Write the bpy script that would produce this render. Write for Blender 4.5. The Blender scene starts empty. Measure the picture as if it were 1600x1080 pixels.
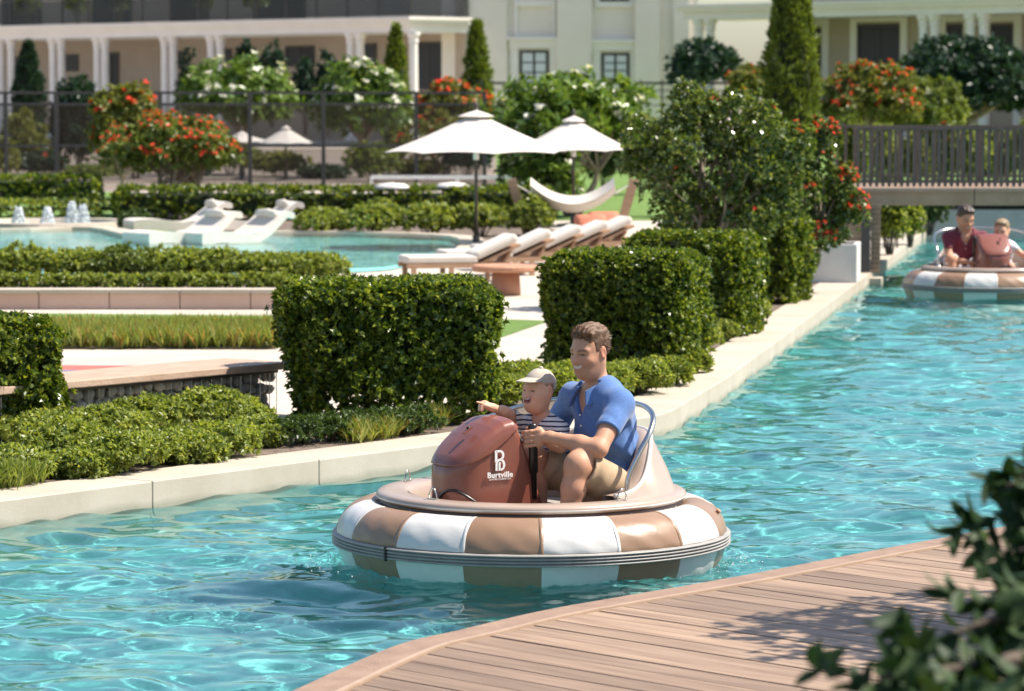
import bpy, bmesh, math, random
import numpy as np
from mathutils import Vector, Matrix
R = math.radians
sc = bpy.context.scene
col = sc.collection

# ------------------------------------------------------------------ camera
CAM_H, F_PX, PITCH = 2.15, 5400.0, math.atan(390 / 5400)
cam = bpy.data.objects.new('camera', bpy.data.cameras.new('camera'))
col.objects.link(cam); sc.camera = cam
cam.location = (0, 0, CAM_H)
cam.rotation_euler = (math.pi / 2 - PITCH, 0, 0)
cam.data.sensor_width = 36; cam.data.lens = F_PX / 1600 * 36
cam.data.clip_start = .1; cam.data.clip_end = 3000
cam.data.dof.use_dof = True
cam.data.dof.focus_distance = 15.8
cam.data.dof.aperture_fstop = 5.6
# ------------------------------------------------------------------ sky and sun
SUN_EL, SUN_AZ = R(55), math.atan2(.06, .98)      # azimuth of the sun, from +X towards +Y
w = bpy.data.worlds.new('World'); sc.world = w; w.use_nodes = True
sky = w.node_tree.nodes.new('ShaderNodeTexSky')
sky.sky_type = 'NISHITA'; sky.sun_disc = False
sky.sun_elevation = SUN_EL; sky.sun_rotation = math.pi / 2 - SUN_AZ
sky.air_density = 1.0; sky.dust_density = 1.2; sky.ozone_density = 1.0
bg = w.node_tree.nodes['Background']
w.node_tree.links.new(sky.outputs[0], bg.inputs[0]); bg.inputs[1].default_value = .105
sl = bpy.data.lights.new('sun', 'SUN'); sl.energy = 5.0; sl.angle = R(.53); sl.color = (1, .93, .82)
sun = bpy.data.objects.new('sun', sl); col.objects.link(sun)
SD = Vector((math.cos(SUN_EL) * math.cos(SUN_AZ), math.cos(SUN_EL) * math.sin(SUN_AZ), math.sin(SUN_EL)))
sun.rotation_euler = SD.to_track_quat('Z', 'Y').to_euler()
sl.cycles.is_caustics_light = True                 # sunlight refracts through the ripples
sc.view_settings.view_transform = 'Standard'; sc.view_settings.look = 'None'
sc.view_settings.gamma = 1; sc.view_settings.exposure = .80
sc.cycles.use_denoising = True
sc.cycles.max_bounces = 10; sc.cycles.transparent_max_bounces = 12
sc.cycles.sample_clamp_indirect = 6

# ------------------------------------------------------------------ helpers
rng = np.random.default_rng(7)
rnd = random.Random(5)
_fw = Vector((0, math.cos(PITCH), -math.sin(PITCH))); _up = Vector((0, math.sin(PITCH), math.cos(PITCH)))
def ray(px, py): return Vector((px - 800, 0, 0)) - (py - 540) * _up + F_PX * _fw
def at(px, py, z=.13):
    d = ray(px, py); t = (z - CAM_H) / d.z
    return Vector((d.x * t, d.y * t, z))
def atY(px, py, Y):
    d = ray(px, py); t = Y / d.y
    return Vector((d.x * t, Y, CAM_H + d.z * t))

def tag(o, label=None, cat=None, group=None, kind=None):
    if label: o['label'] = label
    if cat: o['category'] = cat
    if group: o['group'] = group
    if kind: o['kind'] = kind
    return o
def empty(name, loc=(0, 0, 0), rz=0, label=None, cat=None, group=None):
    o = bpy.data.objects.new(name, None); col.objects.link(o)
    o.location = loc; o.rotation_euler = (0, 0, rz); o.empty_display_size = .1
    return tag(o, label, cat, group)
def link(name, me, mat=None, parent=None, loc=None):
    o = bpy.data.objects.new(name, me); col.objects.link(o)
    if mat is not None and not me.materials: me.materials.append(mat)
    if parent is not None: o.parent = parent
    if loc is not None: o.location = loc
    return o
def copy_tree(o, parent=None):
    c = o.copy(); col.objects.link(c); c.parent = parent
    for ch in list(o.children): copy_tree(ch, c)
    return c
def mesh_np(name, V, Q, smooth=False):
    me = bpy.data.meshes.new(name)
    V = np.asarray(V, np.float32); Q = np.asarray(Q, np.int32)
    me.vertices.add(len(V)); me.vertices.foreach_set('co', V.ravel())
    k = Q.shape[1]
    me.loops.add(Q.size); me.loops.foreach_set('vertex_index', Q.ravel())
    me.polygons.add(len(Q))
    me.polygons.foreach_set('loop_start', np.arange(0, Q.size, k, dtype=np.int32))
    me.polygons.foreach_set('loop_total', np.full(len(Q), k, np.int32))
    if smooth: me.polygons.foreach_set('use_smooth', np.ones(len(Q), bool))
    me.update(calc_edges=True)
    return me

class MB:
    """collects simple solids into one mesh"""
    def __init__(s): s.v = []; s.f = []
    def add(s, vs, fs):
        n = len(s.v); s.v += [tuple(v) for v in vs]; s.f += [tuple(i + n for i in f) for f in fs]; return s
    def box(s, c, d, rz=0, M=None):
        x, y, z = d[0] / 2, d[1] / 2, d[2] / 2
        vs = [Vector((a, b, e)) for e in (-z, z) for a, b in ((-x, -y), (x, -y), (x, y), (-x, y))]
        Rm = M if M is not None else Matrix.Rotation(rz, 3, 'Z')
        vs = [Rm @ v + Vector(c) for v in vs]
        return s.add(vs, [(3, 2, 1, 0), (4, 5, 6, 7), (0, 1, 5, 4), (1, 2, 6, 5), (2, 3, 7, 6), (3, 0, 4, 7)])
    def beam(s, a, b, w_, h_, up=(0, 0, 1)):
        a, b = Vector(a), Vector(b); d = b - a; L = d.length; x = d.normalized()
        y = Vector(up).cross(x)
        if y.length < 1e-4: y = Vector((0, 1, 0)).cross(x)
        y.normalize(); z = x.cross(y)
        return s.box((a + b) / 2, (L, w_, h_), M=Matrix((x, y, z)).transposed())
    def prism(s, poly, z0, z1):
        n = len(poly)
        vs = [(p[0], p[1], z0) for p in poly] + [(p[0], p[1], z1) for p in poly]
        fs = [tuple(range(n - 1, -1, -1)), tuple(range(n, 2 * n))]
        fs += [(i, (i + 1) % n, n + (i + 1) % n, n + i) for i in range(n)]
        return s.add(vs, fs)
    def tube(s, pts, rad, n=8, closed=False):
        pts = [Vector(p) for p in pts]; m = len(pts)
        rad = rad if hasattr(rad, '__len__') else [rad] * m
        t0 = (pts[1] - pts[0]).normalized()
        u = t0.orthogonal().normalized(); rings = []
        for i, p in enumerate(pts):
            a = pts[i - 1] if (i or closed) else p; b = pts[(i + 1) % m] if (i < m - 1 or closed) else p
            t = (b - a).normalized(); u = (u - t * u.dot(t))
            u = u.normalized() if u.length > 1e-6 else t.orthogonal().normalized()
            v = t.cross(u)
            rings.append([p + (u * math.cos(2 * math.pi * k / n) + v * math.sin(2 * math.pi * k / n)) * rad[i] for k in range(n)])
        vs = [q for r_ in rings for q in r_]; fs = []
        for i in range(m if closed else m - 1):
            j = (i + 1) % m
            fs += [(i * n + k, i * n + (k + 1) % n, j * n + (k + 1) % n, j * n + k) for k in range(n)]
        if not closed: fs += [tuple(range(n - 1, -1, -1)), tuple(range((m - 1) * n, m * n))]
        return s.add(vs, fs)
    def lathe(s, prof, n=24, c=(0, 0, 0), a0=0, a1=2 * math.pi):
        full = abs(a1 - a0 - 2 * math.pi) < 1e-6; m = len(prof); k = n if full else n + 1
        vs = [(c[0] + r_ * math.cos(a0 + (a1 - a0) * i / n), c[1] + r_ * math.sin(a0 + (a1 - a0) * i / n), c[2] + z) for i in range(k) for r_, z in prof]
        fs = []
        for i in range(n):
            j = (i + 1) % k
            fs += [(i * m + q, j * m + q, j * m + q + 1, i * m + q + 1) for q in range(m - 1)]
        return s.add(vs, fs)
    def mesh(s, name, smooth=False, bevel=0):
        me = bpy.data.meshes.new(name); me.from_pydata(s.v, [], s.f)
        if bevel:
            bm = bmesh.new(); bm.from_mesh(me)
            bmesh.ops.recalc_face_normals(bm, faces=bm.faces)
            es = [e for e in bm.edges if len(e.link_faces) == 2 and e.calc_face_angle(0) > .6]
            bmesh.ops.bevel(bm, geom=es, offset=bevel, segments=2, affect='EDGES', profile=.5)
            bm.to_mesh(me); bm.free()
        if smooth: me.polygons.foreach_set('use_smooth', [True] * len(me.polygons))
        me.update(); return me
    def build(s, name, mat, parent=None, smooth=False, bevel=0, loc=None):
        return link(name, s.mesh(name, smooth, bevel), mat, parent, loc)
def smooth_path(pts, n=6, closed=False):
    """Catmull-Rom through points"""
    P = [Vector(p) for p in pts]; m = len(P); out = []
    for i in range(m if closed else m - 1):
        p0 = P[i - 1] if (i or closed) else P[0]; p1 = P[i]; p2 = P[(i + 1) % m]
        p3 = P[(i + 2) % m] if (closed or i + 2 < m) else P[-1]
        for k in range(n):
            t = k / n
            out.append(.5 * ((2 * p1) + (p2 - p0) * t + (2 * p0 - 5 * p1 + 4 * p2 - p3) * t * t + (3 * p1 - p0 - 3 * p2 + p3) * t ** 3))
    if not closed: out.append(P[-1])
    return out

# ------------------------------------------------------------------ materials
def nodes(name):
    m = bpy.data.materials.new(name); m.use_nodes = True
    n = m.node_tree; return m, n, n.nodes['Principled BSDF'], n.links.new
def pmat(name, c1, c2=None, scale=8, rough=.6, bump=0, bscale=None, metal=0, spec=.5, stretch=(1, 1, 1), coat=0, detail=5, world=False, contrast=(.35, .65), sheen=0):
    m, n, b, L = nodes(name)
    b.inputs['Roughness'].default_value = rough; b.inputs['Metallic'].default_value = metal
    b.inputs['Specular IOR Level'].default_value = spec; b.inputs['Coat Weight'].default_value = coat
    b.inputs['Coat Roughness'].default_value = .12
    if sheen: b.inputs['Sheen Weight'].default_value = sheen
    c2 = c2 or tuple(x * .86 for x in c1)
    if world: src = n.nodes.new('ShaderNodeNewGeometry').outputs['Position']
    else: src = n.nodes.new('ShaderNodeTexCoord').outputs['Object']
    mp = n.nodes.new('ShaderNodeMapping'); mp.inputs['Scale'].default_value = stretch; L(src, mp.inputs[0])
    tx = n.nodes.new('ShaderNodeTexNoise'); tx.inputs['Scale'].default_value = scale; tx.inputs['Detail'].default_value = detail; tx.inputs['Roughness'].default_value = .65
    L(mp.outputs[0], tx.inputs['Vector'])
    rp = n.nodes.new('ShaderNodeValToRGB')
    rp.color_ramp.elements[0].position, rp.color_ramp.elements[1].position = contrast
    rp.color_ramp.elements[0].color = (*c1, 1); rp.color_ramp.elements[1].color = (*c2, 1)
    L(tx.outputs[0], rp.inputs[0]); L(rp.outputs[0], b.inputs['Base Color'])
    rr = n.nodes.new('ShaderNodeMapRange'); rr.inputs[3].default_value = max(0, rough - .07); rr.inputs[4].default_value = min(1, rough + .09)
    L(tx.outputs[0], rr.inputs[0]); L(rr.outputs[0], b.inputs['Roughness'])
    if bump:
        t2 = n.nodes.new('ShaderNodeTexNoise'); t2.inputs['Scale'].default_value = bscale or scale * 5; t2.inputs['Detail'].default_value = 6
        L(mp.outputs[0], t2.inputs['Vector'])
        bp = n.nodes.new('ShaderNodeBump'); bp.inputs['Strength'].default_value = bump; bp.inputs['Distance'].default_value = .02
        L(t2.outputs[0], bp.inputs['Height']); L(bp.outputs[0], b.inputs['Normal'])
    return m
def leafmat(name, cols, rough=.42, trans=.3, spec=.45):
    m, n, b, L = nodes(name)
    g = n.nodes.new('ShaderNodeNewGeometry'); rp = n.nodes.new('ShaderNodeValToRGB')
    e = rp.color_ramp.elements
    while len(e) < len(cols): e.new(.5)
    for i, c in enumerate(cols): e[i].position = i / (len(cols) - 1); e[i].color = (*c, 1)
    L(g.outputs['Random Per Island'], rp.inputs[0]); L(rp.outputs[0], b.inputs['Base Color'])
    b.inputs['Roughness'].default_value = rough; b.inputs['Specular IOR Level'].default_value = spec
    tr = n.nodes.new('ShaderNodeBsdfTranslucent')
    br = n.nodes.new('ShaderNodeMix'); br.data_type = 'RGBA'; br.blend_type = 'MULTIPLY'; br.inputs[0].default_value = 1
    L(rp.outputs[0], br.inputs[6]); br.inputs[7].default_value = (1.5, 1.45, .6, 1)
    L(br.outputs[2], tr.inputs[0])
    mx = n.nodes.new('ShaderNodeMixShader'); mx.inputs[0].default_value = trans
    L(b.outputs[0], mx.inputs[1]); L(tr.outputs[0], mx.inputs[2]); L(mx.outputs[0], n.nodes['Material Output'].inputs[0])
    return m
M = {}
M['paving'] = pmat('paving', (.46, .395, .325), (.53, .465, .39), 1.2, .75, .08, 60, world=True)
M['coping'] = pmat('coping', (.425, .36, .285), (.49, .425, .345), 2.2, .7, .06, 70, world=True)
M['soil'] = pmat('soil', (.10, .07, .05), (.22, .17, .13), 14, .95, 1, 60, world=True)
M['lawn'] = pmat('lawn', (.12, .22, .035), (.19, .30, .06), 5, .9, 1, 160, world=True)
M['pink'] = pmat('pink_stone', (.52, .34, .26), (.60, .42, .33), 1.2, .7, .2, 50, world=True)
M['slab'] = pmat('bench_slab', (.40, .27, .19), (.48, .34, .25), 5, .6, .2, 40, world=True)
M['red_rubber'] = pmat('red_rubber', (.38, .09, .07), (.46, .14, .11), 20, .9)
M['blue_rubber'] = pmat('blue_rubber', (.10, .14, .24), (.15, .19, .30), 20, .9)
M['grey_pave'] = pmat('grey_paving', (.40, .34, .30), (.47, .40, .36), 3, .8, .2, 60, world=True)
M['stone'] = pmat('gabion_stone', (.36, .33, .27), (.50, .47, .41), 9, .85, .5, 40)
M['steel'] = pmat('steel_rod', (.55, .55, .54), None, 20, .35, metal=.9)
M['chrome'] = pmat('chrome', (.62, .60, .57), (.52, .50, .48), 6, .22, metal=1)
M['dark_steel'] = pmat('dark_steel', (.045, .042, .04), (.07, .065, .06), 6, .5)
M['slat'] = pmat('bridge_slat', (.085, .07, .055), (.13, .105, .085), 5, .6, .2, 40)
M['deckwood'] = None
M['tan_wood'] = pmat('tan_wood', (.36, .21, .12), (.46, .29, .18), 6, .6, .25, 40, stretch=(1, 1, 8))
M['fascia'] = pmat('bridge_fascia', (.34, .22, .13), (.42, .29, .19), 3, .6, .2, 30, world=True)
M['slatwall'] = pmat('slat_wall_wood', (.24, .17, .11), (.34, .25, .17), 5, .65, .3, 30)
M['white_render'] = pmat('white_render', (.60, .57, .53), (.66, .63, .585), 3, .7, .2, 50)
M['facade'] = pmat('facade', (.74, .67, .585), (.79, .72, .64), .5, .8, .1, 8)
M['porch'] = pmat('porch_wall', (.40, .325, .25), (.45, .37, .29), .5, .8)
M['column'] = pmat('column', (.74, .69, .64), (.79, .74, .69), 1, .7)
M['glass_dark'] = pmat('dark_glass', (.018, .02, .024), (.03, .033, .037), .6, .3, spec=.25)
M['frame_dark'] = pmat('dark_frame', (.03, .028, .027), None, 5, .45)
M['curtain'] = pmat('curtain', (.55, .58, .62), (.70, .72, .74), 3, .8, stretch=(8, 8, .2))
M['bark'] = pmat('bark', (.24, .18, .13), (.38, .31, .24), 12, .9, .8, 50, stretch=(1, 1, .4))
M['bark_dark'] = pmat('bark_dark', (.07, .05, .035), (.13, .10, .075), 12, .9, .8, 50)
M['cushion'] = pmat('cream_cushion', (.58, .52, .455), (.64, .58, .51), 3, .85, .15, 60, sheen=.2)
M['canopy'] = pmat('umbrella_canvas', (.58, .53, .48), (.62, .57, .52), 2, .9, .1, 90)
M['pole'] = pmat('umbrella_pole', (.06, .045, .035), None, 5, .4)
M['terracotta'] = pmat('terracotta', (.42, .20, .12), (.50, .26, .16), 5, .75, .15, 40)
M['rust_cushion'] = pmat('rust_cushion', (.44, .14, .08), (.52, .19, .12), 6, .85)
M['net_white'] = pmat('net_tape', (.82, .82, .80), None, 5, .7)
M['brown_vinyl'] = pmat('brown_vinyl', (.255, .150, .088), (.30, .18, .11), 2.5, .36, .05, 30, coat=.15)
M['white_vinyl'] = pmat('white_vinyl', (.60, .57, .54), (.65, .625, .595), 2.5, .34, .05, 30, coat=.15)
M['rubber_rail'] = pmat('rub_rail', (.27, .25, .23), (.33, .31, .29), 8, .45)
M['gel_cream'] = pmat('cream_gelcoat', (.37, .275, .22), (.41, .31, .25), 2, .32, coat=.2)
M['gel_pale'] = pmat('pale_gelcoat', (.56, .51, .46), (.60, .55, .50), 2, .3, coat=.2)
M['gel_brown'] = pmat('dark_band', (.10, .06, .045), None, 4, .4)
M['gel_terra'] = pmat('terracotta_gelcoat', (.205, .062, .040), (.235, .076, .05), 1.5, .32, coat=.3)
M['black_plastic'] = pmat('black_plastic', (.014, .013, .012), (.022, .02, .02), 8, .3)
M['logo'] = pmat('logo_white', (.82, .80, .77), None, 9, .5)
M['denim_blue'] = pmat('blue_pique', (.085, .185, .43), (.068, .150, .36), 60, .85, .06, 420, sheen=.25)
M['khaki'] = pmat('khaki_twill', (.36, .25, .15), (.42, .30, .19), 20, .85, .06, 260)
M['maroon'] = pmat('maroon_pique', (.13, .012, .025), (.17, .02, .035), 20, .85, .06, 260, sheen=.2)
M['white_tee'] = pmat('white_cotton', (.72, .70, .74), (.78, .76, .79), 10, .85, .06, 200)
M['cap'] = pmat('cap_twill', (.42, .355, .295), (.48, .41, .345), 30, .85, .06, 260)
M['navy'] = pmat('navy_cotton', (.020, .025, .06), (.03, .035, .075), 30, .85)
M['hair_brown'] = pmat('brown_hair', (.10, .052, .028), (.17, .095, .054), 90, .6, .1, 300)
M['hair_fair'] = pmat('fair_hair', (.20, .13, .07), (.32, .22, .13), 90, .45, .1, 300)
M['hair_dark'] = pmat('dark_hair', (.03, .018, .012), (.07, .045, .03), 90, .45, .1, 300)
M['boxwood'] = leafmat('boxwood_leaf', [(.020, .042, .007), (.065, .11, .014), (.15, .205, .026), (.30, .335, .05)], .32, .36)
M['boxwood_core'] = pmat('boxwood_twig_shade', (.012, .022, .006), (.03, .045, .012), 30, .95, 1, 60)  # near-black hedge core; shade in the leaf gaps is put into its colour
M['shrub'] = leafmat('shrub_leaf', [(.06, .095, .018), (.17, .225, .04), (.27, .325, .065), (.40, .42, .11)], .42, .4)
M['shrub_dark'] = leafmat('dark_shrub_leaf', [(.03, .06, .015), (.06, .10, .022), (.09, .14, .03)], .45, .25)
M['strap'] = leafmat('strap_leaf', [(.14, .20, .03), (.22, .28, .05), (.32, .33, .08), (.20, .27, .05), (.48, .25, .07)], .45, .3)
M['ficus'] = leafmat('ficus_leaf', [(.035, .065, .014), (.08, .13, .028), (.15, .20, .045), (.24, .27, .08)], .24, .34, .7)
M['jatropha'] = leafmat('jatropha_leaf', [(.07, .11, .022), (.14, .19, .04), (.22, .26, .06)], .4, .3)
M['olive'] = leafmat('olive_leaf', [(.10, .12, .025), (.16, .18, .04), (.24, .25, .06)], .45, .3)
M['plumeria'] = leafmat('plumeria_leaf', [(.06, .12, .02), (.12, .20, .035), (.20, .28, .055)], .32, .3)
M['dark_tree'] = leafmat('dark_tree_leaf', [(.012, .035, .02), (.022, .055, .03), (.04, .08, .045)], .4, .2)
M['cypress'] = leafmat('cypress_leaf', [(.07, .11, .015), (.13, .18, .025), (.21, .26, .04)], .5, .3)
M['front_leaf'] = leafmat('front_tree_leaf', [(.012, .032, .010), (.024, .055, .018), (.045, .075, .02)], .55, .2, .25)
M['red_petal'] = leafmat('red_petal', [(.62, .035, .02), (.75, .07, .035), (.80, .13, .06)], .5, .3, .2)
M['white_petal'] = leafmat('white_petal', [(.76, .74, .66), (.82, .80, .74)], .5, .2, .2)

def wood_mat():
    m, n, b, L = nodes('deck_wood')
    oi = n.nodes.new('ShaderNodeObjectInfo'); tc = n.nodes.new('ShaderNodeTexCoord')
    mp = n.nodes.new('ShaderNodeMapping'); mp.inputs['Scale'].default_value = (1.2, 26, 10); L(tc.outputs['Object'], mp.inputs[0])
    ad = n.nodes.new('ShaderNodeVectorMath'); ad.operation = 'ADD'; L(mp.outputs[0], ad.inputs[0])
    mu = n.nodes.new('ShaderNodeMath'); mu.operation = 'MULTIPLY'; mu.inputs[1].default_value = 90; L(oi.outputs['Random'], mu.inputs[0]); L(mu.outputs[0], ad.inputs[1])
    tx = n.nodes.new('ShaderNodeTexNoise'); tx.inputs['Scale'].default_value = 1.6; tx.inputs['Detail'].default_value = 7; L(ad.outputs[0], tx.inputs['Vector'])
    rp = n.nodes.new('ShaderNodeValToRGB'); e = rp.color_ramp.elements
    e[0].position = .3; e[0].color = (.20, .125, .08, 1); e[1].position = .72; e[1].color = (.385, .265, .18, 1)
    L(tx.outputs[0], rp.inputs[0])
    hs = n.nodes.new('ShaderNodeHueSaturation'); L(rp.outputs[0], hs.inputs['Color'])
    mr = n.nodes.new('ShaderNodeMapRange'); mr.inputs[3].default_value = .70; mr.inputs[4].default_value = 1.15; L(oi.outputs['Random'], mr.inputs[0]); L(mr.outputs[0], hs.inputs['Value'])
    L(hs.outputs[0], b.inputs['Base Color']); b.inputs['Roughness'].default_value = .58
    bp = n.nodes.new('ShaderNodeBump'); bp.inputs['Strength'].default_value = .25; bp.inputs['Distance'].default_value = .006; L(tx.outputs[0], bp.inputs['Height']); L(bp.outputs[0], b.inputs['Normal'])
    return m
M['deckwood'] = wood_mat()
M['border'] = pmat('deck_border', (.24, .15, .10), (.32, .21, .145), 7, .55, .2, 60, world=True)
M['strip'] = pmat('deck_strip', (.36, .245, .165), (.43, .30, .21), 7, .45, world=True)
def pool_mat(name, c1, c2):
    m, n, b, L = nodes(name)
    g = n.nodes.new('ShaderNodeNewGeometry')
    t = n.nodes.new('ShaderNodeTexNoise'); t.inputs['Scale'].default_value = .5; t.inputs['Detail'].default_value = 3; L(g.outputs['Position'], t.inputs['Vector'])
    bk = n.nodes.new('ShaderNodeTexVoronoi'); bk.inputs['Scale'].default_value = 18; L(g.outputs['Position'], bk.inputs['Vector'])
    mx = n.nodes.new('ShaderNodeMix'); mx.data_type = 'RGBA'; L(t.outputs[0], mx.inputs[0]); mx.inputs[6].default_value = (*c1, 1); mx.inputs[7].default_value = (*c2, 1)
    hs = n.nodes.new('ShaderNodeHueSaturation'); L(mx.outputs[2], hs.inputs['Color'])
    mr = n.nodes.new('ShaderNodeMapRange'); mr.inputs[3].default_value = .86; mr.inputs[4].default_value = 1.1; L(bk.outputs['Color'], mr.inputs[0]); L(mr.outputs[0], hs.inputs['Value'])
    L(hs.outputs[0], b.inputs['Base Color']); b.inputs['Roughness'].default_value = .7
    return m
M['pool_floor'] = pool_mat('canal_floor', (.065, .27, .275), (.15, .40, .395))
M['pool_wall'] = pool_mat('canal_wall', (.16, .36, .34), (.22, .42, .40))
M['lagoon_floor'] = pool_mat('lagoon_floor', (.20, .50, .50), (.34, .60, .58))
def water_mat(name, bump=0, scale=6):
    m = bpy.data.materials.new(name); m.use_nodes = True; n = m.node_tree; n.nodes.clear(); L = n.links.new
    o = n.nodes.new('ShaderNodeOutputMaterial'); g = n.nodes.new('ShaderNodeBsdfGlass')
    g.inputs['IOR'].default_value = 1.33; g.inputs['Roughness'].default_value = 0; g.inputs['Color'].default_value = (.86, .99, .98, 1)
    x = n.nodes.new('ShaderNodeTexNoise'); x.inputs['Scale'].default_value = 9; x.inputs['Detail'].default_value = 4; p = n.nodes.new('ShaderNodeNewGeometry')
    mp = n.nodes.new('ShaderNodeMapping'); mp.inputs['Scale'].default_value = (1, 1.7, 1); L(p.outputs['Position'], mp.inputs[0]); L(mp.outputs[0], x.inputs['Vector'])
    bp = n.nodes.new('ShaderNodeBump'); bp.inputs['Strength'].default_value = .25; bp.inputs['Distance'].default_value = .004; L(x.outputs[0], bp.inputs['Height']); L(bp.outputs[0], g.inputs['Normal'])
    L(g.outputs[0], o.inputs[0]); return m
M['water'] = water_mat('canal_water')
def still_water():
    m = bpy.data.materials.new('lagoon_water'); m.use_nodes = True; n = m.node_tree; n.nodes.clear(); L = n.links.new
    o = n.nodes.new('ShaderNodeOutputMaterial'); t = n.nodes.new('ShaderNodeBsdfTransparent'); t.inputs[0].default_value = (.80, .97, .96, 1)
    g = n.nodes.new('ShaderNodeBsdfGlossy'); g.inputs['Roughness'].default_value = .03
    fr = n.nodes.new('ShaderNodeFresnel'); fr.inputs[0].default_value = 1.33
    p = n.nodes.new('ShaderNodeNewGeometry'); x = n.nodes.new('ShaderNodeTexNoise'); x.inputs['Scale'].default_value = 4; L(p.outputs['Position'], x.inputs['Vector'])
    bp = n.nodes.new('ShaderNodeBump'); bp.inputs['Strength'].default_value = .5; bp.inputs['Distance'].default_value = .05; L(x.outputs[0], bp.inputs['Height'])
    L(bp.outputs[0], g.inputs['Normal']); L(bp.outputs[0], fr.inputs['Normal'])
    mx = n.nodes.new('ShaderNodeMixShader'); L(fr.outputs[0], mx.inputs[0]); L(t.outputs[0], mx.inputs[1]); L(g.outputs[0], mx.inputs[2]); L(mx.outputs[0], o.inputs[0])
    return m
M['lagoon_water'] = still_water()
def spray_mat():
    m, n, b, L = nodes('spray')
    b.inputs['Base Color'].default_value = (.85, .9, .92, 1); b.inputs['Roughness'].default_value = .2; b.inputs['Transmission Weight'].default_value = .35
    return m
M['spray'] = spray_mat()
def mesh_screen():
    m = bpy.data.materials.new('court_netting'); m.use_nodes = True; n = m.node_tree; L = n.links.new
    b = n.nodes['Principled BSDF']; b.inputs['Base Color'].default_value = (.09, .065, .045, 1); b.inputs['Roughness'].default_value = .8
    t = n.nodes.new('ShaderNodeBsdfTransparent'); mx = n.nodes.new('ShaderNodeMixShader'); mx.inputs[0].default_value = .24
    L(t.outputs[0], mx.inputs[1]); L(b.outputs[0], mx.inputs[2]); L(mx.outputs[0], n.nodes['Material Output'].inputs[0]); return m
M['netting'] = mesh_screen()
def stripe_mat():
    m, n, b, L = nodes('striped_cotton')
    at_ = n.nodes.new('ShaderNodeTexCoord'); sp = n.nodes.new('ShaderNodeSeparateXYZ'); L(at_.outputs['Object'], sp.inputs[0])
    nz = n.nodes.new('ShaderNodeTexNoise'); nz.inputs['Scale'].default_value = 9; L(at_.outputs['Object'], nz.inputs['Vector'])
    ad = n.nodes.new('ShaderNodeMath'); ad.operation = 'MULTIPLY_ADD'; L(nz.outputs[0], ad.inputs[0]); ad.inputs[1].default_value = .016; L(sp.outputs[2], ad.inputs[2])
    mu = n.nodes.new('ShaderNodeMath'); mu.operation = 'MULTIPLY'; mu.inputs[1].default_value = 1 / .0215; L(ad.outputs[0], mu.inputs[0])
    fr = n.nodes.new('ShaderNodeMath'); fr.operation = 'FRACT'; L(mu.outputs[0], fr.inputs[0])
    lt = n.nodes.new('ShaderNodeMath'); lt.operation = 'LESS_THAN'; lt.inputs[1].default_value = .34; L(fr.outputs[0], lt.inputs[0])
    mx = n.nodes.new('ShaderNodeMix'); mx.data_type = 'RGBA'; L(lt.outputs[0], mx.inputs[0]); mx.inputs[6].default_value = (.74, .71, .68, 1); mx.inputs[7].default_value = (.03, .035, .08, 1)
    L(mx.outputs[2], b.inputs['Base Color']); b.inputs['Roughness'].default_value = .85
    return m
M['stripes'] = stripe_mat()
def skin_mat():
    m, n, b, L = nodes('skin')
    a = n.nodes.new('ShaderNodeAttribute'); a.attribute_name = 'tone'
    t = n.nodes.new('ShaderNodeTexNoise'); t.inputs['Scale'].default_value = 40; tc = n.nodes.new('ShaderNodeTexCoord'); L(tc.outputs['Object'], t.inputs['Vector'])
    hs = n.nodes.new('ShaderNodeHueSaturation'); L(a.outputs['Color'], hs.inputs['Color'])
    mr = n.nodes.new('ShaderNodeMapRange'); mr.inputs[3].default_value = .9; mr.inputs[4].default_value = 1.1; L(t.outputs[0], mr.inputs[0]); L(mr.outputs[0], hs.inputs['Value'])
    L(hs.outputs[0], b.inputs['Base Color']); b.inputs['Roughness'].default_value = .56
    t3 = n.nodes.new('ShaderNodeTexNoise'); t3.inputs['Scale'].default_value = 320; L(tc.outputs['Object'], t3.inputs['Vector']); bp = n.nodes.new('ShaderNodeBump'); bp.inputs['Strength'].default_value = .25; bp.inputs['Distance'].default_value = .002; L(t3.outputs[0], bp.inputs['Height']); L(bp.outputs[0], b.inputs['Normal'])
    b.inputs['Specular IOR Level'].default_value = .35; b.inputs['Subsurface Weight'].default_value = .2; b.inputs['Subsurface Radius'].default_value = (.012, .005, .003); b.inputs['Subsurface Scale'].default_value = 1
    return m
M['skin'] = skin_mat()
for k_, cs_h in (('hair_brown', [(.05, .024, .012), (.12, .064, .034), (.22, .13, .075)]), ('hair_dark', [(.02, .012, .008), (.06, .038, .025)]), ('hair_fair', [(.18, .11, .06), (.34, .23, .13)])): M[k_ + '_strand'] = leafmat(k_ + '_strand', cs_h, .4, .1, .4)
def balcony_glass():
    m = bpy.data.materials.new('balcony_glass'); m.use_nodes = True; n = m.node_tree; L = n.links.new
    b = n.nodes['Principled BSDF']; b.inputs['Base Color'].default_value = (.035, .037, .042, 1); b.inputs['Roughness'].default_value = .2
    t = n.nodes.new('ShaderNodeBsdfTransparent'); t.inputs[0].default_value = (.75, .78, .8, 1); mx = n.nodes.new('ShaderNodeMixShader'); mx.inputs[0].default_value = .36
    L(t.outputs[0], mx.inputs[1]); L(b.outputs[0], mx.inputs[2]); L(mx.outputs[0], n.nodes['Material Output'].inputs[0]); return m
M['balcony_glass'] = balcony_glass()
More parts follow.
